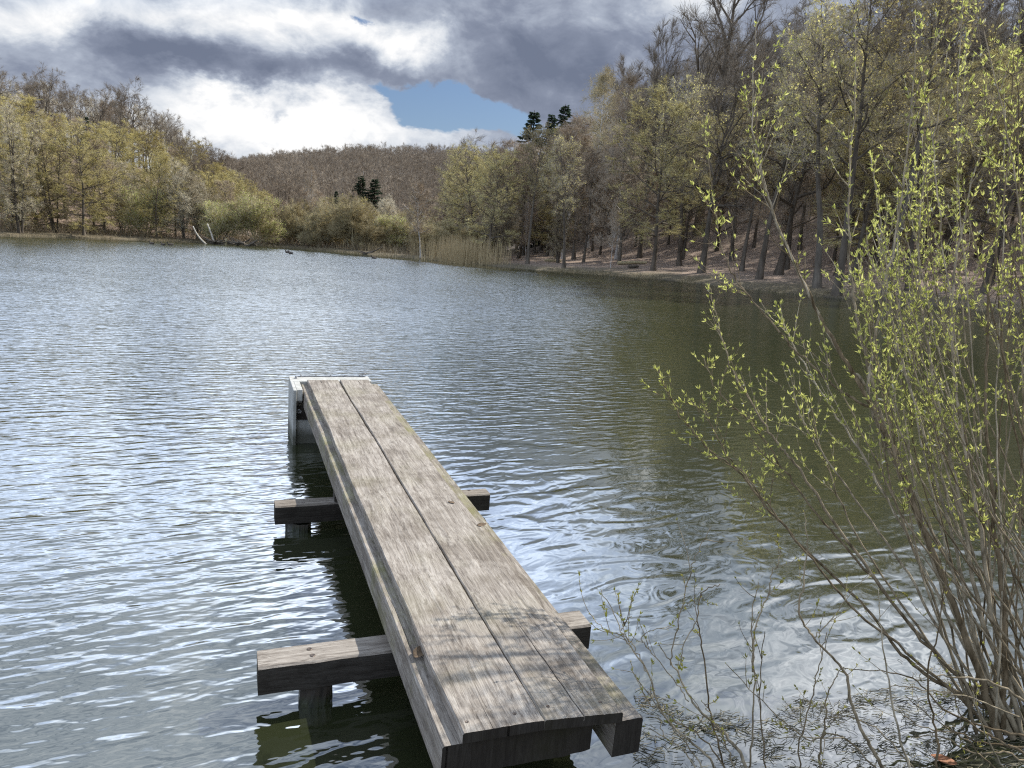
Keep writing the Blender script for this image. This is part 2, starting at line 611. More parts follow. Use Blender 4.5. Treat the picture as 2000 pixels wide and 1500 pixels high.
# ------------------------------------------------------------------ jetty
def mat_wood(name, tone=1.0, moss=0.0, along='Y', dark=0.0):
    mt, t, out = material(name)
    tc = t.new('ShaderNodeTexCoord').outputs['Object']
    oi = t.new('ShaderNodeObjectInfo').outputs['Random']
    co = t.v('ADD', tc, t.comb(t.m('MULTIPLY', oi, 7.3), t.m('MULTIPLY', oi, 3.1), t.m('MULTIPLY', oi, 5.7)))
    S = {'Y': (1.0, 0.07, 1.0), 'X': (0.07, 1.0, 1.0), 'Z': (1, 1, .07)}[along]
    g = t.v('MULTIPLY', co, S)
    warp = t.v('ADD', g, t.v('SCALE', t.v('SUBTRACT', t.noise(t.v('MULTIPLY', co, tuple(0.5 + .5 * q for q in S)), 4.0, 2, 0.5, color=True), (0.5, 0.5, 0.5)), None, 0.035))
    fine = t.noise(warp, 190, 4, 0.7)
    mid = t.noise(warp, 48, 3, 0.6)
    blot = t.noise(co, 3.2, 5, 0.65)
    spec = t.noise(co, 60, 3, 0.7)
    base = t.ramp(t.m('ADD', t.m('MULTIPLY', fine, 0.55), t.m('MULTIPLY', mid, 0.45)),
                  [(0.34, (0.105, 0.088, 0.072)), (0.46, (0.255, 0.225, 0.19)), (0.56, (0.375, 0.34, 0.292)), (0.70, (0.52, 0.485, 0.43))])
    base = t.mix(t.rng(blot, 0.46, 0.64, 0.0, 0.8), base, t.mix(1.0, base, (0.56, 0.53, 0.50), 'MULTIPLY'))
    base = t.mix(t.rng(t.noise(t.v('MULTIPLY', co, tuple(0.35 + .65 * q for q in S)), 13, 5, 0.7), 0.58, 0.70, 0.0, 0.6), base, (0.085, 0.072, 0.058))
    base = t.mix(t.rng(spec, 0.60, 0.74, 0.0, 0.5), base, (0.46, 0.43, 0.37))
    base = t.mix(t.rng(t.noise(warp, 120, 3, 0.6), 0.66, 0.76, 0.0, 0.75), base, (0.06, 0.048, 0.036))
    base = t.mix(1.0, base, t.ramp(oi, [(0.0, (0.84, 0.82, 0.80)), (1.0, (1.1, 1.1, 1.12))]), 'MULTIPLY')
    if moss:
        mm = t.rng(t.m('ADD', t.noise(co, 2.2, 4, 0.6), t.m('MULTIPLY', spec, 0.25)), 0.60, 0.80, 0.0, moss)
        base = t.mix(mm, base, (0.22, 0.215, 0.075))
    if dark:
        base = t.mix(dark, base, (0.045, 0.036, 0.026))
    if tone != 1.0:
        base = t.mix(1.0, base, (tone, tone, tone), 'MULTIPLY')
    hgt = t.m('ADD', t.m('MULTIPLY', fine, 0.6), t.m('MULTIPLY', mid, 1.0))
    principled(t, out, Base_Color=base, Roughness=0.85, Specular_IOR_Level=0.25, Normal=bump(t, hgt, 0.55, 0.006))
    return mt


def mat_plain(name, c0, c1, scale=12.0, rough=0.8, metallic=0.0, bmp=0.3, detail=4):
    mt, t, out = material(name)
    tc = t.new('ShaderNodeTexCoord').outputs['Object']
    n = t.noise(tc, scale, detail, 0.6)
    principled(t, out, Base_Color=t.ramp(n, [(0.3, c0), (0.7, c1)]), Roughness=rough, Metallic=metallic, Normal=bump(t, n, bmp, 0.01))
    return mt


M_PLANK = mat_wood("weathered_plank", 0.92, 0.14)
M_BEAM = mat_wood("side_beam_wood", 0.90, 0.6)
M_CROSS = mat_wood("cross_beam_wood", 0.85, 0.0, 'X')
M_CSIDE = mat_wood("cross_beam_shaded_face", 0.26, 0.0, 'X', 0.5)  # weathered sides, with their backlit shade painted into the colour
M_END = mat_wood("end_grain_shaded_wood", 0.20, 0.4, 'Z', 0.5)  # end grain and header board, front-face shade painted into the tone
M_WET = mat_wood("wet_dark_wood", 0.35, 0.0, 'Z', 0.6)
def mat_pile():
    mt, t, out = material("slimy_pile")
    tc = t.new('ShaderNodeTexCoord').outputs['Object']
    z = t.sep(t.new('ShaderNodeNewGeometry').outputs['Position'])[2]
    n = t.noise(t.v('MULTIPLY', tc, (1, 1, .15)), 45, 4, 0.65)
    w = t.ramp(n, [(0.3, (0.016, 0.013, 0.010)), (0.7, (0.06, 0.048, 0.036))])
    slime = t.ramp(n, [(0.3, (0.008, 0.010, 0.005)), (0.7, (0.040, 0.045, 0.016))])
    c = t.mix(t.rng(t.m('ADD', z, t.m('MULTIPLY', t.noise(tc, 16, 3), 0.06)), 0.05, 0.10), slime, w)
    principled(t, out, Base_Color=c, Roughness=t.rng(z, 0.03, 0.10, 0.25, 0.85), Normal=bump(t, n, 0.8, 0.01))
    return mt


M_PILE = mat_pile()
M_SCREW = mat_plain("rusty_screw", (0.05, 0.035, 0.025), (0.16, 0.13, 0.11), 60, 0.5, 0.7)
M_IRON = mat_plain("galvanised_iron", (0.20, 0.20, 0.20), (0.42, 0.42, 0.43), 30, 0.45, 0.8)


def timber(name, x0, x1, y0, y1, z0, z1, mats, parent, along='Y', cracks=(), seed=0, wob=0.003, cham=0.006, skew=0.0, rows=70, side=0):
    """a sawn timber along local Y (or X): wandering edges, chamfers, real splits"""
    rg = np.random.default_rng(seed)
    if along == 'X':
        a0, a1, l0, l1 = y0, y1, x0, x1
    else:
        a0, a1, l0, l1 = x0, x1, y0, y1
    cols = list(np.linspace(a0 + cham, a1 - cham, 9))
    ts = np.linspace(0, 1, rows)

    def smooth_noise(amp, n=14):
        k = rg.normal(0, 1, n)
        return np.interp(ts, np.linspace(0, 1, n), k) * amp + rg.normal(0, .25, rows) * amp
    tops = []                         # (x array over rows, z array over rows)
    eL, eR = smooth_noise(wob), smooth_noise(wob)
    tops.append((a0 + eL, np.full(rows, z1 - cham) + smooth_noise(wob * .5)))
    body = [(c + (eL if i == 0 else eR if i == len(cols) - 1 else 0), z1 + smooth_noise(wob * .35)) for i, c in enumerate(cols)]
    for (ca, t0, t1, w, dep) in cracks:
        path = ca + smooth_noise(0.006, 9)
        env = np.clip(np.minimum((ts - t0) / 0.04 if t0 > 0 else 1.0, (t1 - ts) / 0.04 if t1 < 1 else 1.0), 0, 1)
        env = np.where((ts >= t0) & (ts <= t1), env, 0)
        ww = w * (0.6 + 0.4 * env) * .5
        for sgn, dd in ((-1, 0), (-.8, 1), (.8, 1), (1, 0)):
            body.append((path + sgn * np.maximum(ww, 0.0008), z1 + smooth_noise(wob * .12) - dd * dep * env))
    body.sort(key=lambda q: float(np.mean(q[0])))
    tops += body
    tops.append((a1 + eR, np.full(rows, z1 - cham) + smooth_noise(wob * .5)))
    n = len(tops)
    L = l0 + (l1 - l0) * ts
    T = np.zeros((rows, n, 3))
    for i, (ax, az_) in enumerate(tops):
        T[:, i, 0] = ax
        T[:, i, 1] = L
        T[:, i, 2] = az_
    T[0, :, 1] += skew * (T[0, :, 0] - a0) / (a1 - a0)
    Bt = T.copy()
    Bt[:, :, 2] = z0
    V = np.concatenate([T, Bt], 1).reshape(-1, 3)
    m2 = 2 * n
    A = Acc()
    F, M = [], []
    for r in range(rows - 1):
        o, p = r * m2, (r + 1) * m2
        for i in range(n - 1):
            F.append((o + i, o + i + 1, p + i + 1, p + i)); M.append(0)
            F.append((o + n + i, p + n + i, p + n + i + 1, o + n + i + 1)); M.append(0)
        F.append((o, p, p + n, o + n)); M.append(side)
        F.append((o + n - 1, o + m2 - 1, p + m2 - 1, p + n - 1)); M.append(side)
    o = (rows - 1) * m2
    for i in range(n - 1):
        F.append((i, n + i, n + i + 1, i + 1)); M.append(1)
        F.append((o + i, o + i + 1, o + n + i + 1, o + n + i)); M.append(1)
    if along == 'X':
        V = np.stack([V[:, 1], V[:, 0], V[:, 2]], -1)
        F = [f[::-1] for f in F]
    return link(name, mesh_np(name, V, F, mats=mats, mq=M), parent)


def disc(name, c, r, h, mat, parent, axis='Z', K=14):
    c = np.array(c, float)
    d = {'Z': (0, 0, 1), 'Y': (0, 1, 0), 'X': (1, 0, 0)}[axis]
    P = [c, c + np.array(d) * h * .75, c + np.array(d) * h]
    V, F = path_tube(P, [r, r, r * .8], K, False)
    cen = len(V)
    V = np.vstack([V, P[2] + np.array(d) * -h * .3])
    tr = [(2 * K + i, 2 * K + (i + 1) % K, cen) for i in range(K)]
    return link(name, mesh_np(name, V, F, tr, mats=[mat]), parent)


jetty = link("jetty", None)
JS = 0.968
JLOC = Vector((-0.106 * JS, 2.592 * JS, EYE + (0.384 - EYE) * JS))
jetty.location = JLOC
jetty.scale = (JS, JS, JS)
_M = Matrix.Rotation(R(21.236), 3, 'Z') @ Matrix.Rotation(R(1.816), 3, 'X') @ Matrix.Rotation(R(.466), 3, 'Y')
jetty.rotation_euler = _M.to_euler()
tag(jetty, "narrow weathered jetty of two long oak planks on side beams over the lake", "jetty")
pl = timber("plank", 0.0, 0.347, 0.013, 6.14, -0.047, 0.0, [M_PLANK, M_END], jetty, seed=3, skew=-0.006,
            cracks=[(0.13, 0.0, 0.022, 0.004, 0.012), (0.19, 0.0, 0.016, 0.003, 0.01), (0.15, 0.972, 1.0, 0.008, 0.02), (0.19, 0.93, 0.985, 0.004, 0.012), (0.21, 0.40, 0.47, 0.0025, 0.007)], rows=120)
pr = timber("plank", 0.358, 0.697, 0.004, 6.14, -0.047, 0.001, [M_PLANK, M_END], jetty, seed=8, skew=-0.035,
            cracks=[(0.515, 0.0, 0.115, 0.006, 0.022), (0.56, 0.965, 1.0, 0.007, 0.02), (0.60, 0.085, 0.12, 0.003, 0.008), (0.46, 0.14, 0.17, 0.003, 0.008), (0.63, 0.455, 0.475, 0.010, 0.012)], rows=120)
for par, pts in ((pl, [(0.04, 0.075), (0.245, 0.075)]), (pr, [(0.40, 0.085), (0.63, 0.055)])):
    for x, y in pts:
        disc("screw", (x, y, -0.0035), 0.0085, 0.006, M_SCREW, par)
# leaf scraps caught on the planks
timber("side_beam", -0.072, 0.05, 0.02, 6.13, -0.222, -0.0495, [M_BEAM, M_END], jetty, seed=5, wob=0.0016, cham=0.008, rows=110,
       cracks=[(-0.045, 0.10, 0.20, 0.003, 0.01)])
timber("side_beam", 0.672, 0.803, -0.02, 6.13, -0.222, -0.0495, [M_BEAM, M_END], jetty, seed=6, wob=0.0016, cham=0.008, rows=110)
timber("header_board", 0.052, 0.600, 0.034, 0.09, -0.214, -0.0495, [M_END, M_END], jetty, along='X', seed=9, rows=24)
for (y, z1, xl, xr, ch, cs, px, pw) in ((0.975, -0.2245, -0.720, 1.070, 0.150, 21, (-0.44, 0.80), 0.085), (3.275, -0.342, -0.510, 1.258, 0.150, 22, (-0.32, 0.98), 0.10)):
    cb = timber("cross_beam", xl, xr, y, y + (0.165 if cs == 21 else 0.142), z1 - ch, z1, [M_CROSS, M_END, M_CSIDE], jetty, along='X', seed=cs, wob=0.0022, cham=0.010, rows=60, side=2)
    for k, sx in enumerate((-0.46, -0.47) if cs == 21 else (-0.3, 1.1)):
        disc("bolt_head", (sx, y + 0.05 + 0.06 * k, z1 - 0.003), 0.014, 0.006, M_SCREW, cb)
    for p_ in px:
        zz = np.linspace(z1 - ch - 0.002, -1.6, 10)
        P = np.column_stack([np.full(10, p_), np.full(10, y + 0.075), zz])
        P[:, :2] += np.random.default_rng(cs).normal(0, 0.004, (10, 2))
        V, F = path_tube(P, pw * np.linspace(0.95, 1.1, 10), 12, False)
        V = V + np.random.default_rng(cs + 5).normal(0, .004, V.shape) * [1, 1, 0] + np.repeat(np.random.default_rng(cs).normal(0, .007, (1, 12, 3)), 10, 0).reshape(-1, 3) * [1, 1, 0]
        link("post", mesh_np("post", V, F, mats=[M_PILE], smooth=False), jetty)
for x0 in (-0.055, 0.685):
    timber("spacer_block", x0, x0 + 0.10, 3.29, 3.41, -0.3405, -0.2235, [M_WET, M_WET], jetty, seed=31, rows=6)


# ------------------------------------------------------------------ concrete outlet at the end of the jetty
def mat_concrete():
    mt, t, out = material("pale_concrete")
    tc = t.new('ShaderNodeTexCoord').outputs['Object']
    n = t.noise(tc, 6, 6, 0.65)
    f = t.noise(tc, 70, 3, 0.7)
    s = t.noise(t.v('MULTIPLY', tc, (9, 9, 1.2)), 1.0, 4, 0.6)
    z = t.sep(tc)[2]
    c = t.ramp(n, [(0.25, (0.32, 0.315, 0.285)), (0.55, (0.48, 0.48, 0.45)), (0.8, (0.60, 0.60, 0.57))])
    c = t.mix(t.rng(s, 0.45, 0.7, 0.0, 0.55), c, (0.20, 0.20, 0.165))
    c = t.mix(t.rng(t.m('ADD', z, t.m('MULTIPLY', n, 0.12)), -0.50, -0.38, 0.85, 0.0), c, (0.075, 0.075, 0.05))
    c = t.mix(t.rng(f, 0.62, 0.75, 0.0, 0.4), c, (0.16, 0.16, 0.15))
    principled(t, out, Base_Color=c, Roughness=0.9, Normal=bump(t, t.m('ADD', n, f), 0.35, 0.006))
    return mt


M_CONC = mat_concrete()
outlet = link("concrete_outlet", None)
outlet.matrix_world = Matrix.Translation(JLOC) @ _M.to_4x4() @ Matrix.Scale(JS, 4)
tag(outlet, "pale concrete pond outlet box standing in the water at the jetty's far end", "outlet structure")
A = Acc()
A.box((-0.185, 6.16, -2.2), (0.735, 6.42, -0.020))           # rear wall and slab
A.box((-0.185, 5.735, -2.2), (-0.150, 6.16, -0.020))         # left cheek
A.box((-0.1497, 5.765, -0.150), (-0.085, 6.1597, -0.021))    # lintel beside the beam
A.box((-0.1497, 5.80, -0.175), (-0.085, 6.1597, -0.1503))
A.box((-0.1497, 5.80, -2.2), (0.735, 6.1597, -0.385))        # lower front panel
me = A.mesh("outlet_wall", [M_CONC])
ow = link("outlet_wall", me, outlet)
bv = ow.modifiers.new("bevel", 'BEVEL'); bv.width = 0.006; bv.segments = 2; bv.limit_method = 'ANGLE'
timber("stop_board", -0.149, 0.70, 5.84, 5.90, -0.3845, -0.235, [M_WET, M_WET], outlet, along='X', seed=44, rows=10)
disc("bolt_plate", (-0.112, 5.8397, -0.285), 0.026, -0.012, M_IRON, outlet, 'Y')
disc("bolt_nut", (-0.112, 5.8277, -0.285), 0.011, -0.014, M_IRON, outlet, 'Y', 6)
V, F = path_tube([(-0.09, 6.385, -0.013), (0.2, 6.385, -0.012), (0.68, 6.385, -0.013)], 0.007, 8, False)
rail = link("iron_bar", mesh_np("iron_bar", V, F, mats=[M_IRON]), outlet)
for k in range(5):
    disc("rivet", (-0.05 + .17 * k, 6.385, -0.008), 0.009, 0.012, M_IRON, rail)
V, F = path_tube([(0.68 + 0.022 * math.cos(a), 6.385, 0.004 + 0.022 * math.sin(a)) for a in np.linspace(0, 5.8, 18)], 0.006, 8, False)
link("ring", mesh_np("ring", V, F, mats=[M_IRON]), outlet)
V, F = path_tube([(-0.115, 6.30, -0.021), (-0.115, 6.30, 0.012)], [0.016, 0.008], 8, False)
link("peg", mesh_np("peg", V, F, mats=[M_IRON]), outlet)


# ------------------------------------------------------------------ vegetation materials
def mat_bark(name, c0, c1, tint=0.25, scale=3.0, white=False, trans=False):
    mt, t, out = material(name)
    tc = t.new('ShaderNodeTexCoord').outputs['Object']
    geo = t.new('ShaderNodeNewGeometry').outputs['Position']
    oi = t.new('ShaderNodeObjectInfo').outputs['Random']
    n = t.noise(t.v('MULTIPLY', tc, (1, 1, 0.25)), scale, 4, 0.65)
    c = t.ramp(n, [(0.32, c0), (0.68, c1)])
    if white:
        bands = t.noise(t.v('MULTIPLY', tc, (1.2, 1.2, 6.0)), 1.6, 3, 0.6)
        c = t.mix(t.rng(bands, 0.56, 0.66), c, (0.05, 0.045, 0.04))
    var = t.m('ADD', t.m('MULTIPLY', t.m('SUBTRACT', oi, 0.5), tint), t.m('MULTIPLY', t.m('SUBTRACT', t.noise(geo, 0.11, 2), 0.5), tint * 1.6))
    h = t.new('ShaderNodeHueSaturation')
    t.put(h.inputs['Value'], t.m('ADD', 1.0, t.m('MULTIPLY', var, 1.6)))
    t.put(h.inputs['Saturation'], t.m('ADD', 1.0, t.m('MULTIPLY', var, -0.8)))
    t.put(h.inputs['Hue'], t.m('ADD', 0.5, t.m('MULTIPLY', var, 0.03)))
    t.put(h.inputs['Color'], c)
    principled(t, out, Base_Color=h.outputs[0], Roughness=0.9, Specular_IOR_Level=0.2)
    return mt


def mat_leaf(name, c0, c1, trans=0.5, tint=0.3):
    mt, t, out = material(name)
    geo = t.new('ShaderNodeNewGeometry')
    oi = t.new('ShaderNodeObjectInfo').outputs['Random']
    isl = geo.outputs['Random Per Island']
    c = t.ramp(isl, [(0.0, c0), (1.0, c1)])
    var = t.m('ADD', t.m('MULTIPLY', t.m('SUBTRACT', oi, 0.5), tint), t.m('MULTIPLY', t.m('SUBTRACT', t.noise(geo.outputs['Position'], 0.12, 2), 0.5), tint * 1.5))
    h = t.new('ShaderNodeHueSaturation')
    t.put(h.inputs['Value'], t.m('ADD', 1.0, t.m('MULTIPLY', var, 1.2)))
    t.put(h.inputs['Hue'], t.m('ADD', 0.5, t.m('MULTIPLY', var, 0.06)))
    t.put(h.inputs['Color'], c)
    d = t.new('ShaderNodeBsdfDiffuse')
    tr = t.new('ShaderNodeBsdfTranslucent')
    t.put(d.inputs[0], h.outputs[0])
    t.put(tr.inputs[0], h.outputs[0])
    mx = t.new('ShaderNodeMixShader')
    mx.inputs[0].default_value = trans
    t.l.new(d.outputs[0], mx.inputs[1])
    t.l.new(tr.outputs[0], mx.inputs[2])
    t.l.new(mx.outputs[0], out.inputs[0])
    return mt


B_OAK = mat_bark("oak_bark", (0.07, 0.058, 0.045), (0.17, 0.145, 0.115))
B_TWIG = mat_bark("grey_brown_twigs", (0.36, 0.315, 0.225), (0.54, 0.475, 0.345), 0.35)
B_RED = mat_bark("reddish_twigs", (0.31, 0.25, 0.185), (0.47, 0.385, 0.285), 0.3)
B_TAN = mat_bark("tan_twigs", (0.34, 0.29, 0.175), (0.52, 0.45, 0.28), 0.35)
B_DARK = mat_bark("dark_oak_twigs", (0.17, 0.142, 0.110), (0.29, 0.245, 0.19), 0.3)
B_FAR = mat_bark("far_grey_twigs", (0.32, 0.275, 0.215), (0.46, 0.40, 0.32), 0.4)
B_OLIVE = mat_bark("olive_twigs", (0.42, 0.365, 0.17), (0.60, 0.53, 0.26), 0.3)
B_BIRCH = mat_bark("birch_bark", (0.42, 0.40, 0.37), (0.66, 0.64, 0.60), 0.1, 3.0, white=True)
B_DEAD = mat_bark("bleached_wood", (0.52, 0.48, 0.40), (0.74, 0.70, 0.62), 0.1, 4.0)
L_HORN = mat_leaf("hornbeam_young_leaves", (0.36, 0.305, 0.105), (0.51, 0.435, 0.165), 0.55)
L_GREEN = mat_leaf("willow_bush_leaves", (0.38, 0.42, 0.12), (0.54, 0.58, 0.20), 0.6)
L_PALE = mat_leaf("pale_catkins", (0.36, 0.31, 0.18), (0.50, 0.44, 0.28), 0.4)
L_NEEDLE = mat_leaf("spruce_needles", (0.030, 0.045, 0.030), (0.070, 0.098, 0.058), 0.2, 0.2)
L_DULL = mat_leaf("dull_olive_buds", (0.42, 0.385, 0.15), (0.58, 0.53, 0.23), 0.62)


# ------------------------------------------------------------------ tree growth
def wander(rg, p, d, L, n, wob, trop=(0, 0, 0)):
    P = [np.array(p, float)]
    d = np.array(d, float)
    d /= np.linalg.norm(d)
    st = L / n
    tr = np.array(trop, float)
    for i in range(n):
        d = d + rg.normal(0, wob, 3) + tr
        d /= np.linalg.norm(d)
        P.append(P[-1] + d * st)
    return np.array(P)


def side_dir(rg, d, ang, az=None, flat=0.0):
    d = d / np.linalg.norm(d)
    ref = np.array([0, 0, 1.0]) if abs(d[2]) < 0.9 else np.array([1.0, 0, 0])
    a = np.cross(d, ref); a /= np.linalg.norm(a)
    b = np.cross(d, a)
    az = rg.uniform(0, 2 * math.pi) if az is None else az
    w = a * math.cos(az) + b * math.sin(az) * (1 - flat)
    w /= np.linalg.norm(w)
    return d * math.cos(ang) + w * math.sin(ang)


def polyat(P, t):
    x = t * (len(P) - 1)
    i = min(int(x), len(P) - 2)
    f = x - i
    return P[i] * (1 - f) + P[i + 1] * f, P[i + 1] - P[i]


def grow(seed, H, spread, limb_r=0.62, base=0.3, stems=1, fan=0.0, r=None, limbs=16, limb_ang=(70, 35), limb_up=0.04, limb_wob=0.10, crown='oval',
         sub=8, sub_ang=48, subsub=4, twigs=5, twig_len=0.55, twig_w=0.009, twig_up=0.15, droop=0.0, flat=0.0, leaves=0, leaf=0.08, leaf_flat=0.0,
         trunk_wob=0.03, trunk_top=1.0, leaf_only_low=None):
    """returns (trunk V,F), (limb V,F), (twig V,F), (leaf V,F)"""
    rg = np.random.default_rng(seed)
    TR, LB, TW = Acc(), Acc(), Acc()
    r = r or H * 0.016
    tb, td, tl = [], [], []
    for s in range(stems):
        a = rg.uniform(0, 2 * math.pi)
        k = fan * rg.uniform(0.4, 1.0) if stems > 1 else fan
        d0 = (math.cos(a) * k, math.sin(a) * k, 1.0)
        hs = H * (rg.uniform(0.72, 1.0) if s else 1.0) * trunk_top
        n = 14
        T = wander(rg, (math.cos(a) * 0.12 * (stems > 1), math.sin(a) * 0.12 * (stems > 1), -0.35), d0, hs / math.sqrt(1 + k * k * .6) + .35, n, trunk_wob, (0, 0, 0.03))
        rr = r * (1.0 if stems == 1 else rg.uniform(0.55, 0.85))
        tt = np.linspace(0, 1, n + 1)
        rad = rr * np.maximum(0.10, (1 - tt) ** 0.8) * (1 + 0.7 * np.exp(-tt * 16))
        V, F = path_tube(T, rad, 7, False)
        TR.add(V, F)
        nl = max(3, int(limbs * (1 if stems == 1 else 0.62)))
        for i in range(nl):
            t = base + (0.985 - base) * ((i + rg.uniform(0, .9)) / nl)
            p, dd = polyat(T, t)
            u = (t - base) / (1 - base)
            prof = {'oval': math.sin(math.pi * (0.18 + 0.78 * u)) ** 0.7, 'cone': 1.05 - 0.9 * u, 'top': 0.45 + 0.6 * math.sin(math.pi * min(1, 0.15 + 0.72 * u)), 'vase': 0.55 + .5 * (1 - u), 'slim': 0.75 - .5 * u}[crown]
            L = spread * prof * rg.uniform(0.7, 1.2)
            ang = R(limb_ang[0] + (limb_ang[1] - limb_ang[0]) * u) * rg.uniform(0.8, 1.2)
            ld = side_dir(rg, np.array([0, 0, 1.0]) * .7 + dd / np.linalg.norm(dd) * .3, ang, i * 2.4 + rg.uniform(-.5, .5))
            P = wander(rg, p, ld, L, 7, limb_wob, (0, 0, limb_up))
            lr = max(0.02, rr * (1 - t) ** 0.8 * limb_r)
            V, F = path_tube(P, np.linspace(lr, 0.014, 8), 5, False)
            LB.add(V, F)
            ns = max(2, int(sub * L / spread + .5))
            for j in range(ns):
                t2 = 0.18 + 0.82 * (j + rg.uniform(0, .9)) / ns
                p2, d2 = polyat(P, min(t2, .999))
                L2 = L * 0.42 * (1.25 - 0.8 * t2) * rg.uniform(0.7, 1.3)
                P2 = wander(rg, p2, side_dir(rg, d2, R(sub_ang) * rg.uniform(.7, 1.3), None, flat), L2, 4, limb_wob * 1.2, (0, 0, limb_up - droop * .5))
                V, F = path_tube(P2, np.linspace(max(0.016, lr * .4), 0.009, 5), 4, False)
                LB.add(V, F)
                for m in range(subsub):
                    t3 = 0.15 + 0.85 * (m + rg.uniform(0, .9)) / subsub
                    p3, d3 = polyat(P2, min(t3, .999))
                    L3 = max(0.25, L2 * 0.55 * (1.2 - .6 * t3) * rg.uniform(.7, 1.3))
                    P3 = wander(rg, p3, side_dir(rg, d3, R(sub_ang) * rg.uniform(.6, 1.3), None, flat), L3, 2, limb_wob, (0, 0, limb_up - droop))
                    V, F = seg_tubes(P3[:-1], P3[1:], twig_w * 1.4, twig_w * 1.1, 3)
                    LB.add(V, F)
                    tb += [P3[0], P3[1]]
                    td += [P3[1] - P3[0], P3[2] - P3[1]]
                    tl += [L3, L3]
    tb, td, tl = np.array(tb), norm(np.array(td)), np.array(tl)
    n = len(tb)
    ib = np.repeat(np.arange(n), twigs)
    f = rg.uniform(0, 1, len(ib))[:, None]
    P0 = tb[ib] + td[ib] * tl[ib][:, None] * .5 * f
    nz = rg.normal(0, 1, (len(ib), 3))
    nz[:, 2] *= (1 - flat)
    D = norm(td[ib] + nz * 0.55 + np.array([0, 0, twig_up - droop * 2.2]))
    Lg = twig_len * rg.uniform(0.5, 1.25, len(ib))
    P1 = P0 + D * Lg[:, None]
    V, F = seg_tubes(P0, P1, twig_w, twig_w * .55, 3)
    TW.add(V, F)
    LV = None
    if leaves:
        pick = rg.integers(0, len(P0), leaves)
        if leaf_only_low is not None:
            z = P0[pick][:, 2] / H
            pick = pick[rg.uniform(0, 1, leaves) < np.clip((leaf_only_low - z) / .25, .04, 1)]
        c = P0[pick] + (P1 - P0)[pick] * rg.uniform(0.2, 1.05, len(pick))[:, None] + rg.normal(0, .03, (len(pick), 3))
        nn = rg.normal(0, 1, (len(pick), 3))
        nn[:, 2] += leaf_flat * 3 * np.sign(nn[:, 2])
        a, b = frames(norm(nn))
        ph = rg.uniform(0, 6.28, len(pick))[:, None]
        a, b = a * np.cos(ph) + b * np.sin(ph), -a * np.sin(ph) + b * np.cos(ph)
        sz = (leaf * rg.uniform(.6, 1.4, len(pick)))[:, None]
        a, b = a * sz, b * sz * .6
        Vl = np.stack([c - a, c + b * .9, c + a, c - b * .9], 1).reshape(-1, 3)
        LV = (Vl, np.arange(len(pick) * 4).reshape(-1, 4))
    return TR, LB, TW, LV


def proto(name, bark, twig, leafm=None, **kw):
    TR, LB, TW, LV = grow(**kw)
    trunk = TR.mesh(name + "_trunk", [bark], True)
    C = Acc()
    for a in (LB,):
        C.add(np.concatenate(a.V), np.concatenate(a.F), 0)
    C.add(np.concatenate(TW.V), np.concatenate(TW.F), 1)
    if LV is not None:
        C.add(*LV, 2)
    crown = C.mesh(name + "_crown", [bark, twig] + ([leafm] if leafm else []))
    return trunk, crown, kw['H']


def spruce(name, seed, H=15.0, spread=3.3, dens=1.0):
    rg = np.random.default_rng(seed)
    V, F = path_tube([(0, 0, -.3), (0, 0, H * .5), (0, 0, H)], [H * .014, H * .009, .02], 7, False)
    trunk = mesh_np(name + "_trunk", V, F, mats=[B_OAK], smooth=True)
    C = Acc()
    Q, sz, ax = [], [], []
    z = H * 0.06
    while z < H * 0.99:
        u = z / H
        L = spread * (1 - u) ** 0.9 + 0.22
        z += rg.uniform(-.08, .08)
        for k in range(int(6 + 3 * (1 - u))):
            if rg.uniform() < 0.08:
                continue
            a = rg.uniform(0, 6.28)
            Lk = L * rg.uniform(.65, 1.15)
            P = wander(rg, (0, 0, z), (math.cos(a), math.sin(a), 0.25 * u - .05), Lk, 5, .06, (0, 0, -.05 + .07 * u))
            V, F = path_tube(P, np.linspace(.03, .008, 6), 3, False)
            C.add(V, F, 0)
            for i in range(int(44 * dens * Lk / spread + 10)):
                t = rg.uniform(.1, 1)
                p, d = polyat(P, min(t, .999))
                d = d / np.linalg.norm(d)
                s = np.cross(d, (0, 0, 1)) * rg.choice([-1, 1])
                Q.append(p)
                ax.append(d * .6 + s * rg.uniform(.2, 1) + np.array([0, 0, rg.uniform(-.75, .05)]))
                sz.append(rg.uniform(.30, .62) * (0.6 + .6 * Lk / spread))
        z += 0.27 + .10 * (1 - u)
    Q, ax, sz = np.array(Q), norm(np.array(ax)), np.array(sz)[:, None]
    a, b = frames(ax)
    ph = rg.uniform(0, 3.14, len(Q))[:, None]
    w = (a * np.cos(ph) + b * np.sin(ph)) * sz * .24
    e = Q + ax * sz
    Vl = np.stack([Q - w * .6, Q + ax * sz * .5 - w, e, Q + ax * sz * .5 + w], 1).reshape(-1, 3)
    C.add(Vl, np.arange(len(Q) * 4).reshape(-1, 4), 1)
    return trunk, C.mesh(name + "_crown", [B_OAK, L_NEEDLE]), H


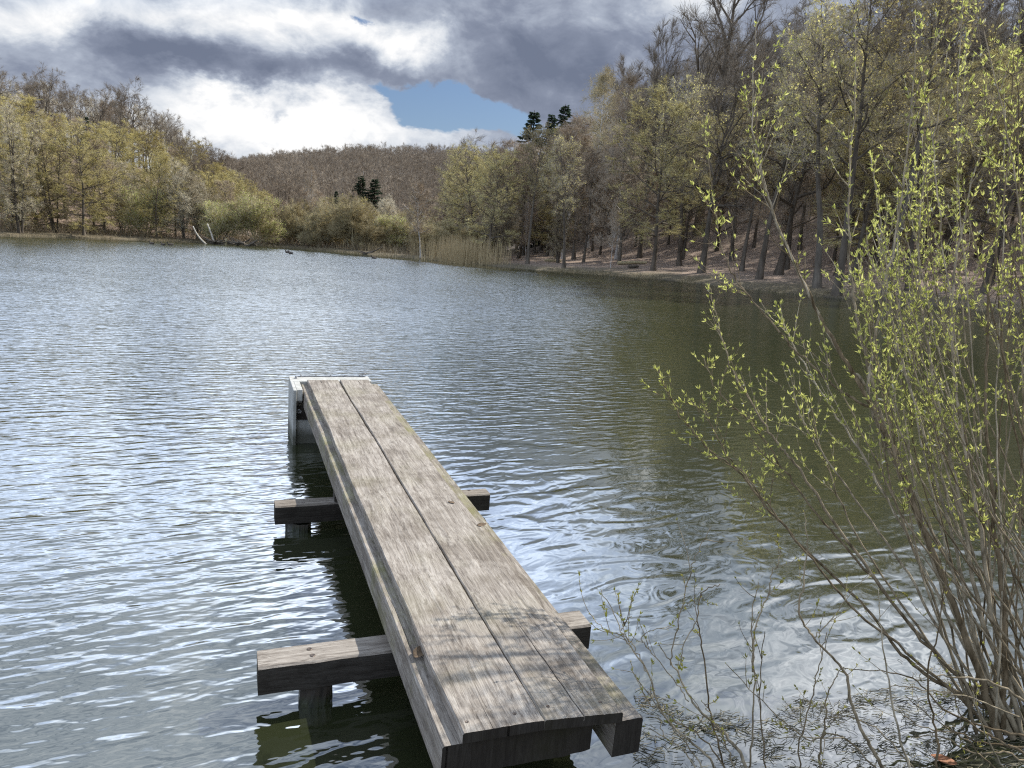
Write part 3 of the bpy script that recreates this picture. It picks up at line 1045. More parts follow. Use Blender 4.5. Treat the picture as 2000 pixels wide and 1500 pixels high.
PR = {}
for k in range(4):
    PR['oak%d' % k] = proto("bare_oak", B_OAK, B_DARK, seed=10 + k, limb_r=0.85, H=14.0, spread=5.6, base=0.34, r=0.26, limbs=15, limb_ang=(68, 28), limb_up=0.05, limb_wob=0.20, crown='top', sub=8, subsub=4, twigs=7, twig_len=0.6, twig_w=0.0085, trunk_wob=0.06)
for k in range(3):
    PR['ash%d' % k] = proto("bare_ash", B_OAK, B_DARK, seed=30 + k, limb_r=0.8, H=17.0, spread=5.2, base=0.32, r=0.24, limbs=17, limb_ang=(42, 22), limb_up=0.07, limb_wob=0.08, crown='vase', sub=8, sub_ang=34, subsub=4, twigs=7, twig_len=0.7, twig_w=0.0085, twig_up=.35)
for k in range(4):
    PR['horn%d' % k] = proto("hornbeam", B_OAK, B_OLIVE, L_HORN, seed=50 + k, H=11.5, spread=4.4, base=0.09, r=0.15, limbs=30, limb_ang=(84, 38), limb_up=0.015, limb_wob=0.09, crown='oval', sub=8, flat=0.6, subsub=4, twigs=6, twig_len=0.5, twig_w=0.0065, twig_up=.0, leaves=9500, leaf=0.052, leaf_flat=.4)
for k in range(3):
    PR['dull%d' % k] = proto("budding_beech", B_OAK, B_OLIVE, L_DULL, seed=60 + k, H=14.5, spread=4.6, base=0.20, r=0.19, limbs=32, limb_ang=(86, 34), limb_up=0.02, limb_wob=0.10, crown='oval', sub=8, flat=0.6, subsub=4, twigs=6, twig_len=0.55, twig_w=0.0075, twig_up=.0, leaves=3600, leaf=0.050, leaf_flat=.4)
for k in range(2):
    PR['alder%d' % k] = proto("alder", B_OAK, B_TWIG, L_DULL, seed=70 + k, H=14.0, spread=2.6, base=0.12, stems=4, fan=0.16, r=0.17, limbs=34, limb_ang=(88, 40), limb_up=0.02, limb_wob=0.10, crown='slim', sub=6, subsub=3, twigs=7, twig_len=0.5, twig_w=0.0075, leaves=1500, leaf=.07)
for k in range(3):
    PR['birch%d' % k] = proto("birch", B_BIRCH, B_RED, L_PALE, seed=80 + k, H=13.0, spread=2.9, base=0.28, r=0.115, limbs=26, limb_ang=(48, 26), limb_up=0.03, limb_wob=0.10, crown='oval', sub=7, subsub=4, twigs=7, twig_len=0.65, twig_w=0.0065, droop=0.10, leaves=700, leaf=.05)
for k in range(3):
    PR['brown%d' % k] = proto("bare_beech", B_OAK, B_RED, seed=90 + k, H=13.0, spread=3.8, base=0.16, r=0.16, limbs=26, limb_ang=(62, 26), limb_up=0.04, limb_wob=0.10, crown='oval', sub=8, subsub=4, twigs=7, twig_len=0.6, twig_w=0.0075)
for k in range(2):
    PR['tall%d' % k] = proto("tall_trunk_beech", B_OAK, B_TWIG, L_DULL, seed=100 + k, H=18.0, spread=4.0, base=0.42, r=0.23, limbs=20, limb_ang=(66, 26), limb_up=0.04, limb_wob=0.14, crown='oval', sub=8, subsub=4, twigs=7, twig_len=0.6, twig_w=0.0065, leaves=2500, leaf=.08)
for k in range(2):
    PR['wbush%d' % k] = proto("willow_bush", B_TAN, B_TAN, L_GREEN, seed=110 + k, H=4.4, spread=2.0, base=0.10, stems=11, fan=0.62, r=0.06, limbs=12, limb_ang=(50, 26), limb_up=.08, crown='vase', sub=6, sub_ang=36, subsub=3, twigs=6, twig_len=.45, twig_w=.0065, twig_up=.35, leaves=6500, leaf=.052)
for k in range(3):
    PR['thick%d' % k] = proto("brown_thicket", B_TAN, B_TAN, L_DULL, seed=120 + k, H=4.0, spread=2.0, base=0.08, stems=12, fan=0.7, r=0.05, limbs=12, limb_ang=(55, 30), limb_up=.07, crown='vase', sub=6, sub_ang=38, subsub=3, twigs=7, twig_len=.5, twig_w=.007, twig_up=.3, leaves=1800, leaf=.05)
for k in range(2):
    PR['grey%d' % k] = proto("grey_bush_tree", B_OAK, B_TWIG, seed=130 + k, H=8.0, spread=3.0, base=0.10, stems=3, fan=0.25, r=0.10, limbs=24, limb_ang=(60, 26), limb_up=.05, crown='oval', sub=7, subsub=4, twigs=7, twig_len=.5, twig_w=.007, twig_up=.2)
for k in range(2):
    PR['spruce%d' % k] = spruce("spruce", 140 + k)
for k in range(2):
    PR['gold%d' % k] = proto("pale_birch", B_BIRCH, B_TAN, L_PALE, seed=150 + k, H=15.0, spread=2.9, base=0.30, r=0.13, limbs=28, limb_ang=(44, 20), limb_up=0.04, limb_wob=0.10, crown='oval', sub=7, subsub=4, twigs=7, twig_len=0.65, twig_w=0.0075, droop=0.07, leaves=3000, leaf=.06)
NAMES = dict(oak='bare_oak', ash='bare_ash', horn='hornbeam', dull='budding_beech', alder='alder', birch='birch', brown='bare_beech', tall='tall_beech', wbush='willow_bush',
             thick='thicket_bush', grey='grey_alder', spruce='spruce', gold='pale_birch')
prg = random.Random(7)
TREES = []


def plant(kind, x, y, h, label, cat=None, group=None, rot=None, wide=1.0, lean=(0, 0)):
    fam = kind.rstrip('0123456789')
    trunk, crown, H0 = PR[kind]
    o = link(NAMES[fam], None, None, (x, y, H1(x, y)))
    while float(shore_sd(np.array([[x, y]]))[0]) < 0.6:
        x, y = x * 1.01, y * 1.01
    s = h / H0
    o.location = (x, y, H1(x, y))
    o.scale = (s * wide, s * wide, s)
    o.rotation_euler = (lean[0], lean[1], prg.uniform(0, 6.28) if rot is None else rot)
    tag(o, label, cat or ('bush' if fam in ('wbush', 'thick') else 'tree'), group)
    link("trunk", trunk, o)
    link("crown", crown, o)
    TREES.append((x, y))
    return o


# --- trees one can tell apart (photo column, distance on the ground, height)
def P(kind, px, dist, h, label, group=None, wide=1.0, base=480, **kw):
    x, y = at_dist(px, base, dist)
    if h > 60:                                   # given as the photo row of the tree's top
        k, d = math.hypot(x, y), ray(px, h)
        h = EYE + d[2] * k / math.hypot(d[0], d[1]) - H1(x, y)
    return plant(kind, x, y, max(h, 2.0), label, None, group, wide=wide, **kw)


P('alder0', 42, 76, 185, "dark alder with several pale-streaked stems leaning apart at the water's edge, far left", rot=.6)
P('alder1', 112, 80, 225, "slim upright alder standing just behind the several-stemmed alder on the left shore")
P('horn0', 165, 79, 250, "bright yellow-olive hornbeam with layered branches reaching over the left shore", wide=1.0)
P('horn1', 205, 82, 320, "low yellow-olive hornbeam whose branches sweep down to the left water's edge", wide=1.15)
P('oak1', 192, 118, 193, "bare round-crowned oak standing alone on the left skyline", rot=1.0)
P('oak2', 265, 120, 200, "bare twin-topped oak on the left skyline, next to the lone round oak", rot=2.0)
P('oak0', 20, 112, 143, "bare oak highest on the left skyline, at the picture's edge")
P('spruce0', 180, 112, 228, "small dark evergreen below the round oak on the left ridge")
P('ash1', 253, 104, 205, "bare dark-stemmed tree rising through the yellow hornbeams of the left slope", wide=.8)
P('horn2', 300, 98, 265, "broad golden hornbeam in the middle of the left slope", wide=1.1)
P('horn3', 385, 101, 290, "golden-brown hornbeam with arching boughs at the right part of the left slope", wide=1.05)
P('grey0', 240, 88, 320, "grey leafless tree between golden hornbeam and green bush on the left shore")
P('wbush0', 284, 85, 4.6, "round green willow bush on the left shore, leftmost of the green bushes", wide=1.15)
P('grey1', 360, 84, 7.2, "dark-stemmed leafless alder behind the two bleached poles")
P('grey0', 388, 84, 6.2, "thin forked bare tree right beside the curved bleached pole")
P('wbush1', 428, 82, 3.6, "low yellow-green willow bush behind the straight bleached pole", wide=1.2)
P('wbush0', 505, 79, 4.6, "widest yellow-green willow bush, behind the driftwood heap", wide=1.35)
P('birch1', 603, 86, 8.0, "thin bare sapling with a pale stem by the sunny bank patch", wide=.6)
P('thick0', 570, 86, 4.0, "brown thicket bush right of the widest green willow bush", wide=1.3)
P('thick1', 645, 84, 4.3, "tan thicket bush with many bare stems left of the two spruces' foot", wide=1.2)
P('thick2', 690, 80, 4.6, "dark-stemmed brown bush spreading at the waterline below the two spruces", wide=1.2)
P('wbush1', 765, 80, 3.2, "low rounded yellowish bush left of the white birch", wide=1.4)
P('thick0', 730, 79, 2.8, "low tan bush at the waterline beside the low rounded yellowish bush", wide=1.4)
P('birch0', 822, 64, 372, "white-stemmed birch standing alone on a tiny bank in the valley", rot=0.5, wide=1.35)
P('spruce1', 702, 150, 343, "dark spruce in the valley, the taller of the touching pair", wide=1.5)
P('spruce0', 729, 150, 348, "dark broad spruce in the valley, the lower of the touching pair", wide=1.7)
P('spruce0', 655, 152, 372, "small lone dark spruce left of the touching spruce pair")
P('horn1', 706, 120, 392, "small yellow tree in front of the dark spruce pair", wide=.8)
P('birch2', 693, 112, 380, "forked white dead-looking birch in front of the dark spruce pair", wide=.6)
P('spruce0', 1027, 108, 214, "dark spruce on the right skyline, leftmost and fullest of three", wide=1.25)
P('spruce1', 1062, 112, 222, "dark spruce on the right skyline, middle one of three", wide=1.1)
P('spruce0', 1085, 114, 202, "dark spruce on the right skyline, nearest the pale birch", wide=1.1)
P('spruce1', 1178, 116, 184, "lone dark spruce tip poking above the woods right of the pale birch", wide=.8)
P('gold0', 1148, 84, 152, "tall birch with a pale golden top above the right-hand woods", rot=.3)
P('birch0', 1100, 76, 235, "reddish-brown birch left of the tall golden-topped birch", wide=1.1)
P('birch1', 1205, 72, 160, "white-barked birch with a grey-brown crown on the right slope", rot=1.2)
P('ash0', 1252, 72, 115, "bare dark tree with a fork high up, left of the fan-shaped skyline tree", wide=.8)
P('ash2', 1362, 78, 28, "fan-shaped bare tree standing above the others on the right skyline", wide=1.05)
P('grey1', 972, 71, 395, "leafless bush tree with pale arching branches at the tip of the right shore", wide=1.2)
P('birch2', 1027, 73, 390, "very thin white birch pole at the tip of the right shore", wide=.45)
P('alder0', 1092, 68, 350, "dark several-stemmed alder at the edge of the right shore")
P('brown1', 1142, 69, 300, "dark slanting trunk with a brown crown behind the right shore's grass")
P('birch2', 1196, 62, 5.0, "slender pale-stemmed tree standing on the grass of the right shore", wide=.6)
P('dull0', 1280, 61, 190, "olive budding tree on the leafy right bank, nearest the water")
P('tall0', 1330, 66, 14.5, "stout dark trunk on the leafy bank behind the olive budding tree")
P('tall1', 1490, 56, 16.0, "slim dark trunk on the leafy bank seen through the willow's left branches")
P('tall0', 1607, 52, 17.0, "leaning dark trunk on the leafy bank seen through the willow", lean=(0.0, 0.08))
P('tall1', 1647, 49, 17.5, "straight black trunk close to the water behind the willow's upright stems")
P('tall0', 1745, 48, 17.0, "dark trunk on the bank behind the willow's dense leaves")
n_told = len(TREES)


# the woods' outline: photo column, photo row
SKYLINE = np.array([(-200, 120), (0, 150), (100, 178), (200, 198), (300, 218), (400, 268), (480, 305), (560, 348), (640, 384), (720, 378), (760, 338), (850, 300), (950, 280), (1000, 262),
                    (1100, 215), (1150, 190), (1200, 152), (1250, 118), (1300, 82), (1360, 45), (1420, 20), (1500, -40), (1700, -120), (2300, -200)], float)


def top_limit(x, y, line=SKYLINE):
    """greatest height above sea level that keeps a tree at (x, y) under the outline"""
    z = 10.0
    for _ in range(4):
        v = np.array([x, y, z]) - EYEP
        k = v @ fwd
        px = 1000 + FPX * (v @ rt) / k
        row = np.interp(px, line[:, 0], line[:, 1])
        d = ray(px, row)
        z = EYE + d[2] * math.hypot(x, y) / math.hypot(d[0], d[1])
    return z


def free(x, y, gap):
    return all((x - a) ** 2 + (y - b) ** 2 > gap * gap for a, b in TREES)


def fill(n, az, d, kinds, hr, label, group, gap, wide=(.9, 1.15), tries=6000, dmax=400, drop=0):
    c = 0
    rr = prg
    for _ in range(tries):
        if c >= n:
            break
        a = R(rr.uniform(*az))
        q = rr.uniform(35, dmax)
        x, y = math.sin(a) * q, math.cos(a) * q
        s = float(shore_sd(np.array([[x, y]]))[0])
        if not d[0] < s < d[1] or not free(x, y, gap):
            continue
        hh = min(rr.uniform(*hr), (top_limit(x, y, SKYLINE + np.array([0, drop])) - H1(x, y)) * rr.uniform(.88, 1.03))
        if hh < max(2.2, hr[0] * .5):
            continue
        plant(rr.choice(kinds), x, y, hh, label, None, group, wide=rr.uniform(*wide))
        c += 1
    return c


cnt = []
cnt.append(fill(16, (-38, -21), (1.5, 8), ['horn0', 'horn1', 'horn2', 'horn3', 'alder1', 'alder0', 'brown0', 'brown2'], (6, 10.5), "yellow-olive young hornbeam in the front row along the left shore", "hornbeams along the left shore", 3.2, dmax=130, drop=60))
cnt.append(fill(34, (-38, -18), (8, 34), ['horn0', 'horn1', 'horn2', 'horn3', 'brown2', 'dull0', 'brown1', 'oak3'], (9, 12.5), "golden-olive hornbeam in the crowd covering the left slope", "hornbeams on the left slope", 3.8, dmax=150, drop=48))
cnt.append(fill(38, (-38, -21), (28, 62), ['oak0', 'oak1', 'oak2', 'oak3', 'brown0'], (7.5, 10), "bare grey-brown oak in the row along the left ridge", "bare oaks along the left ridge", 4.6, dmax=190))
cnt.append(fill(16, (-17.5, -2), (2, 14), ['thick0', 'thick1', 'thick2', 'grey1', 'thick1'], (1.5, 3.3), "tan brush clump in the scrub along the valley shore", "scrub along the valley shore", 2.6, (1.0, 1.4), dmax=110))
cnt.append(fill(16, (-39, -23), (0.7, 4.5), ['thick0', 'thick1', 'thick2'], (1.1, 2.2), "low brown brush under the trees at the left water's edge", "brush along the left shore", 2.2, (1.1, 1.7), dmax=120))
cnt.append(fill(34, (-18, -1), (14, 75), ['brown0', 'brown1', 'brown2', 'grey0', 'grey1', 'thick0', 'dull1'], (3.5, 6.5), "brown leafless tree in the wood filling the valley floor", "bare trees on the valley floor", 4.2, dmax=190))
cnt.append(fill(40, (-5, 9), (3, 45), ['brown0', 'brown1', 'brown2', 'dull0', 'dull1', 'oak3', 'birch0', 'tall1'], (8.5, 12), "brown-crowned tree in the wood behind the reeds and the shore's tip", "trees behind the reed bed", 3.6, dmax=140))
cnt.append(fill(22, (-4, 7), (9, 40), ['brown0', 'dull0', 'dull2', 'brown1'], (8, 12), "olive-brown tree in the second rows behind the tip of the right shore", "second rows behind the right shore's tip", 3.0, (1.1, 1.4), dmax=130))
cnt.append(fill(46, (6, 40), (4.0, 22), ['tall0', 'tall1', 'dull0', 'dull1', 'brown2', 'oak0', 'oak2', 'tall0'], (9, 14), "budding beech with a dark trunk in the front rows of the right bank", "beeches on the right bank", 3.6, dmax=110))
cnt.append(fill(40, (5, 40), (11, 42), ['dull0', 'dull1', 'dull2', 'horn3', 'brown2'], (5.5, 9.5), "low layered olive-tan young tree under the big trees of the right bank", "understorey on the right bank", 3.0, (1.1, 1.5), dmax=120))
cnt.append(fill(58, (6, 42), (20, 62), ['oak0', 'oak1', 'oak2', 'oak3', 'ash0', 'ash1', 'oak0', 'oak1'], (14, 18), "bare gnarled oak in the steep wood above the right bank", "oaks on the right slope", 4.4, dmax=140))
cnt.append(fill(26, (9, 42), (60, 100), ['ash0', 'ash1', 'ash2', 'oak0', 'oak2'], (13, 16), "bare tree at the top of the right-hand wooded slope", "bare trees on the right ridge", 5.0, dmax=170))
print("trees", n_told, cnt, sum(cnt))


# ------------------------------------------------------------------ far woods that read as one mass
def low_tree(seed, kind):
    if kind == 'c':
        return None
    kw = dict(oak=dict(H=12.0, spread=4.0, base=0.3, limbs=9, limb_ang=(65, 28), crown='top', limb_wob=.15), beech=dict(H=12.0, spread=3.4, base=0.35, limbs=10, limb_ang=(62, 28), crown='oval', limb_wob=.16))[kind]
    TR, LB, TW, LV = grow(seed=seed, r=0.2, sub=4, subsub=2, twigs=6, twig_len=1.0, twig_w=0.020, **kw)
    A = Acc()
    A.add(np.concatenate(TR.V), np.concatenate(TR.F), 0)
    A.add(np.concatenate(LB.V), np.concatenate(LB.F), 1)
    A.add(np.concatenate(TW.V), np.concatenate(TW.F), 1)
    return np.concatenate(A.V), np.concatenate(A.F), np.concatenate(A.M)


FAR_LINE = np.array([(300, 330), (480, 312), (560, 300), (640, 291), (720, 287), (850, 284), (950, 288), (1100, 300)], float)
LOW = [low_tree(200 + i, k) for i, k in enumerate(('oak', 'beech', 'beech', 'oak'))]


def wood(name, label, az, dist, d, gap, hs, seed, limit, twig=B_TWIG):
    rg = np.random.default_rng(seed)
    n = limit * 6
    a = np.radians(rg.uniform(*az, n))
    q = np.sqrt(rg.uniform(dist[0] ** 2, dist[1] ** 2, n))
    Q = np.stack([np.sin(a) * q, np.cos(a) * q], -1)
    s = shore_sd(Q)
    Q = Q[(s > d[0]) & (s < d[1])]
    keep, cells = [], {}
    ex = [(x, y) for x, y in TREES]
    for p in Q:
        c = (int(p[0] // gap), int(p[1] // gap))
        if any((p[0] - w[0]) ** 2 + (p[1] - w[1]) ** 2 < gap * gap for i in (-1, 0, 1) for j in (-1, 0, 1) for w in cells.get((c[0] + i, c[1] + j), ())):
            continue
        if q.min() < 160 and any((p[0] - w[0]) ** 2 + (p[1] - w[1]) ** 2 < 9 for w in ex):
            continue
        cells.setdefault(c, []).append(p)
        keep.append(p)
        if len(keep) >= limit:
            break
    K = np.array(keep)
    Z = height(K)
    A = Acc()
    for p, z in zip(K, Z):
        V, F, M = LOW[rg.integers(0, len(LOW))]
        th = rg.uniform(0, 6.28)
        hh = min(rg.uniform(*hs), (top_limit(p[0], p[1], FAR_LINE if name == 'far_wood' else SKYLINE) - z) * rg.uniform(.85, 1.02))
        if hh < 3.5:
            continue
        sc = hh / 12.0
        c, s_ = math.cos(th) * sc, math.sin(th) * sc
        W = np.column_stack([V[:, 0] * c - V[:, 1] * s_ + p[0], V[:, 0] * s_ + V[:, 1] * c + p[1], V[:, 2] * sc + z])
        A.V.append(W.astype(np.float32)); A.F.append(F + A.n); A.M.append(M); A.n += len(V)
    print(name, len(K), sum(len(f) for f in A.F))
    return tag(link(name, A.mesh(name, [B_OAK, twig])), label, "wood", None, "stuff")


wood("far_wood", "distant brown leafless wood covering the far hill", (-24, 14), (165, 430), (60, 400), 3.9, (7.5, 12.5), 1, 3000, B_FAR)
wood("ridge_wood", "brown leafless wood closing the skyline behind the left ridge", (-40, -24), (125, 200), (62, 130), 5.0, (8, 10), 2, 120)
wood("slope_wood", "brown leafless wood closing the top of the right slope", (3, 46), (95, 190), (45, 140), 5.0, (11, 14), 3, 260)


# ------------------------------------------------------------------ willow at the water's edge
B_STEM = mat_bark("willow_stem_bark", (0.085, 0.066, 0.038), (0.36, 0.30, 0.205), 0.5, 24.0)
L_WIL = mat_leaf("willow_leaves", (0.45, 0.49, 0.125), (0.68, 0.70, 0.26), 0.6, 0.15)
L_CAT = mat_leaf("willow_catkins", (0.55, 0.52, 0.40), (0.75, 0.72, 0.60), 0.3, 0.1)
L_BUD = mat_leaf("shrub_buds", (0.30, 0.32, 0.07), (0.44, 0.40, 0.12), 0.5, 0.15)


def catmull(Q, per=7):
    Q = np.asarray(Q, float)
    E = np.vstack([2 * Q[0] - Q[1], Q, 2 * Q[-1] - Q[-2]])
    out = []
    for i in range(1, len(E) - 2):
        p0, p1, p2, p3 = E[i - 1:i + 3]
        for k in range(per):
            t = k / per
            out.append(0.5 * (2 * p1 + (p2 - p0) * t + (2 * p0 - 5 * p1 + 4 * p2 - p3) * t * t + (3 * p1 - p0 - 3 * p2 + p3) * t ** 3))
    out.append(Q[-1])
    return np.array(out)


def px_stem(pts, d0, d1, rg, jit=0.004):
    """a stem drawn through photo points, its depth running from d0 at the foot to d1 at the tip"""
    pts = np.array(pts, float)
    L = np.concatenate([[0], np.cumsum(np.linalg.norm(np.diff(pts, axis=0), axis=1))])
    dd = d0 + (d1 - d0) * L / L[-1]
    W = np.array([at_depth(x, y, d) for (x, y), d in zip(pts, dd)])
    C = catmull(W)
    C[1:-1] += rg.normal(0, jit, (len(C) - 2, 3))
    return C


class Leaves:
    def __init__(s):
        s.p, s.a, s.l, s.w = [], [], [], []

    def add(s, p, d, l, w):
        s.p.append(p); s.a.append(d); s.l.append(l); s.w.append(w)

    def mesh(s, name, mat, rg):
        p, a = np.array(s.p), norm(np.array(s.a))
        l, w = np.array(s.l)[:, None], np.array(s.w)[:, None]
        u, v = frames(a)
        ph = rg.uniform(0, 6.28, len(p))[:, None]
        side = u * np.cos(ph) + v * np.sin(ph)
        nrm = np.cross(a, side)
        bend = nrm * l * rg.uniform(-.18, .18, len(p))[:, None]
        V = np.stack([p, p + a * l * .42 + side * w * .5 + nrm * w * .18, p + a * l * .45, p + a * l * .42 - side * w * .5 + nrm * w * .18, p + a * l + bend], 1).reshape(-1, 3)
        b = (np.arange(len(p)) * 5)[:, None]
        T = np.concatenate([b + [0, 1, 2], b + [0, 2, 3], b + [2, 1, 4], b + [3, 2, 4]])
        return mesh_np(name, V, None, T, mats=[mat])


def shoot_leaves(rg, P, lv, ct, t0=0.15, step=0.046, size=1.0, prob=1.0, cat=0.03):
    seg = np.linalg.norm(np.diff(P, axis=0), axis=1)
    L = seg.sum()
    s = L * t0
    while s < L:
        t = s / L
        x = np.searchsorted(np.cumsum(seg), s)
        x = min(x, len(P) - 2)
        d = P[x + 1] - P[x]
        d = d / max(np.linalg.norm(d), 1e-9)
        p = P[x] + d * (s - np.concatenate([[0], np.cumsum(seg)])[x])
        if rg.uniform() < prob:
            if rg.uniform() < cat:
                ct.append((p, norm(d * .5 + rg.normal(0, .6, 3)), rg.uniform(.018, .032)))
            big = rg.uniform(.55, 1.25)
            for k in range(rg.integers(2, 6)):
                lv.add(p + d * rg.uniform(-.004, .006), d * rg.uniform(.4, 1.3) + rg.normal(0, .55, 3) + np.array([0, 0, .25]), size * big * rg.uniform(.020, .044) * (1.1 - .35 * t), size * big * rg.uniform(.007, .012))
        s += step * rg.uniform(.6, 1.7)
    d = P[-1] - P[-2]
    for k in range(4):
        lv.add(P[-1], d / max(np.linalg.norm(d), 1e-9) + rg.normal(0, .3, 3), size * rg.uniform(.018, .034), size * .008)


def build_stem(rg, C, r0, r1, nshoot, lv, ct, sh_len=(.16, .5), t_from=.46, own_from=.68, leafy=.85, K=6):
    A = Acc()
    n = len(C)
    tt = np.linspace(0, 1, n)
    V, F = path_tube(C, r0 + (r1 - r0) * tt ** .7, K, True)
    A.add(V, F)
    if own_from < 1:
        shoot_leaves(rg, C[int(own_from * (n - 1)):], lv, ct, 0.0, prob=.75 * leafy)
    for k in range(nshoot):
        t = rg.uniform(t_from, .97)
        p, d = polyat(C, t)
        d = d / np.linalg.norm(d)
        L = rg.uniform(*sh_len) * (1.1 - .5 * t)
        S = wander(rg, p, side_dir(rg, d, R(rg.uniform(18, 48))), L, 7, .06, (0, 0, .07))
        V, F = path_tube(S, np.linspace(max(.0016, r0 * .22), .0011, 8), 4, False)
        A.add(V, F)
        shoot_leaves(rg, S, lv, ct, .22, prob=.85 * leafy)
        if rg.uniform() < .45:
            p2, d2 = polyat(S, rg.uniform(.25, .7))
            S2 = wander(rg, p2, side_dir(rg, d2, R(rg.uniform(20, 45))), L * .5, 5, .06, (0, 0, .07))
            V, F = path_tube(S2, np.linspace(.0016, .001, 6), 4, False)
            A.add(V, F)
            shoot_leaves(rg, S2, lv, ct, .2, prob=.85 * leafy)
    return A


rg = np.random.default_rng(77)
WB = (2.62, 3.36)
willow = link("willow_shrub", None, None, (WB[0], WB[1], 0))
tag(willow, "tall many-stemmed willow with fresh yellow-green leaves rising from the water's edge", "shrub")
lv, ct = Leaves(), []
TR = [   # traced stems: photo points from foot to tip, depth at foot and tip, radius at foot, shoots
    ([(1930, 1395), (1830, 1330), (1760, 1276), (1692, 1188), (1600, 1100), (1506, 1000), (1440, 918), (1387, 880), (1335, 820), (1300, 760), (1287, 722)], 3.75, 4.1, .013, 12),
    ([(1940, 1400), (1850, 1300), (1700, 1120), (1562, 918), (1527, 876), (1496, 834), (1440, 740), (1416, 680), (1400, 620), (1385, 560)], 3.75, 4.2, .013, 12),
    ([(1706, 800), (1653, 771), (1615, 740), (1552, 683), (1510, 631), (1464, 582), (1435, 540), (1408, 480), (1395, 400), (1384, 310), (1373, 250)], 3.95, 4.2, .009, 12),
    ([(1955, 1420), (1900, 1280), (1830, 1100), (1751, 897), (1706, 800), (1646, 697), (1597, 610), (1552, 515), (1503, 400), (1478, 310), (1464, 230), (1457, 175)], 3.72, 4.1, .022, 13),
    ([(1688, 753), (1640, 690), (1580, 575), (1520, 440), (1496, 368), (1478, 300), (1470, 200), (1477, 48)], 3.95, 4.05, .011, 11),
    ([(1960, 1420), (1890, 1250), (1800, 1030), (1735, 860), (1690, 690), (1664, 560), (1658, 400), (1668, 200), (1675, -20)], 3.72, 4.3, .020, 14),
    ([(1958, 1415), (1880, 1230), (1780, 980), (1700, 790), (1705, 690), (1724, 580), (1752, 440), (1772, 280), (1784, 160), (1788, 30)], 3.72, 4.2, .016, 15),
    ([(1772, 300), (1788, 180), (1840, 108), (1908, 0)], 4.12, 4.3, .006, 5),
    ([(1950, 1405), (1870, 1240), (1790, 1080), (1690, 900), (1600, 760), (1560, 690), (1530, 640)], 3.74, 4.3, .012, 10),
    ([(1940, 1400), (1820, 1270), (1690, 1110), (1600, 1010), (1540, 930), (1470, 830), (1400, 760), (1375, 700)], 3.75, 4.2, .011, 12),
    ([(1935, 1400), (1790, 1290), (1660, 1180), (1560, 1060), (1480, 960), (1420, 890), (1385, 820), (1366, 760)], 3.75, 4.0, .010, 10),
    ([(1950, 1410), (1860, 1270), (1760, 1100), (1660, 960), (1590, 860), (1560, 800), (1540, 720)], 3.74, 4.4, .011, 9),
    ([(1960, 1420), (1905, 1240), (1860, 1050), (1790, 800), (1745, 640), (1725, 480), (1700, 300)], 3.72, 4.4, .015, 12),
    ([(1965, 1425), (1925, 1230), (1880, 1000), (1830, 780), (1800, 600), (1795, 420), (1830, 240), (1850, 100)], 3.72, 4.3, .016, 15),
    ([(1968, 1425), (1940, 1200), (1905, 980), (1870, 780), (1858, 600), (1880, 440), (1920, 280), (1990, 60)], 3.72, 4.2, .016, 15),
    ([(1975, 1425), (1960, 1200), (1940, 1000), (1925, 800), (1930, 600), (1955, 420), (1975, 250), (1980, 60)], 3.72, 4.1, .015, 15),
]
for pts, d0, d1, r0, ns in TR:
    pts = [(pts[0][0] + rg.uniform(-25, 85), pts[0][1] + rg.uniform(-15, 50))] + pts[1:] if pts[0][1] > 1390 else pts
    A = build_stem(rg, px_stem(pts, d0, d1, rg), r0 * .9, .0022, ns, lv, ct)
    o = link("stem", A.mesh("stem", [B_STEM], True), willow)
    o.matrix_parent_inverse = Matrix.Translation((-WB[0], -WB[1], 0))
for i in range(60):                     # the thicket to the right of the traced stems
    xb, yb = rg.uniform(1880, 2260), rg.uniform(1370, 1490)
    xe = rg.uniform(1690, 2230) if i % 4 else rg.uniform(1560, 1800)
    ye = rg.choice([rg.uniform(-120, 260), rg.uniform(200, 560), rg.uniform(500, 900)], p=[.42, .36, .22])
    if xe < 1800:
        ye = max(ye, 300 + (1800 - xe) * 1.6)
    xm = xb + (xe - xb) * rg.uniform(.35, .75) - rg.uniform(0, 40)
    ym = yb + (ye - yb) * .5
    pts = [(xb, yb), ((xb + xm) / 2 + rg.uniform(-14, 14), (yb + ym) / 2), (xm, ym), ((xe + xm) / 2 + rg.uniform(-25, 15), (ye + ym) / 2), (xe, ye)]
    d0 = rg.uniform(3.65, 4.1)
    A = build_stem(rg, px_stem(pts, d0, d0 + rg.uniform(-.25, .7), rg, .003), rg.uniform(.005, .0105), .002, int(rg.integers(7, 13)), lv, ct, t_from=.5)
    o = link("stem", A.mesh("stem", [B_STEM], True), willow)
    o.matrix_parent_inverse = Matrix.Translation((-WB[0], -WB[1], 0))
o = tag(link("leaves", lv.mesh("leaves", L_WIL, rg), willow), kind="stuff")
o.matrix_parent_inverse = Matrix.Translation((-WB[0], -WB[1], 0))
A = Acc()
for p, d, l in ct:
    q = wander(rg, p, d, l, 4, .25, (0, 0, .1))
    V, F = path_tube(q, np.array([.002, .0042, .0046, .004, .0015]), 6, True)
    A.add(V, F)
o = tag(link("catkins", A.mesh("catkins", [L_CAT], True), willow), kind="stuff")
o.matrix_parent_inverse = Matrix.Translation((-WB[0], -WB[1], 0))
print("willow leaves", len(lv.p), "catkins", len(ct))

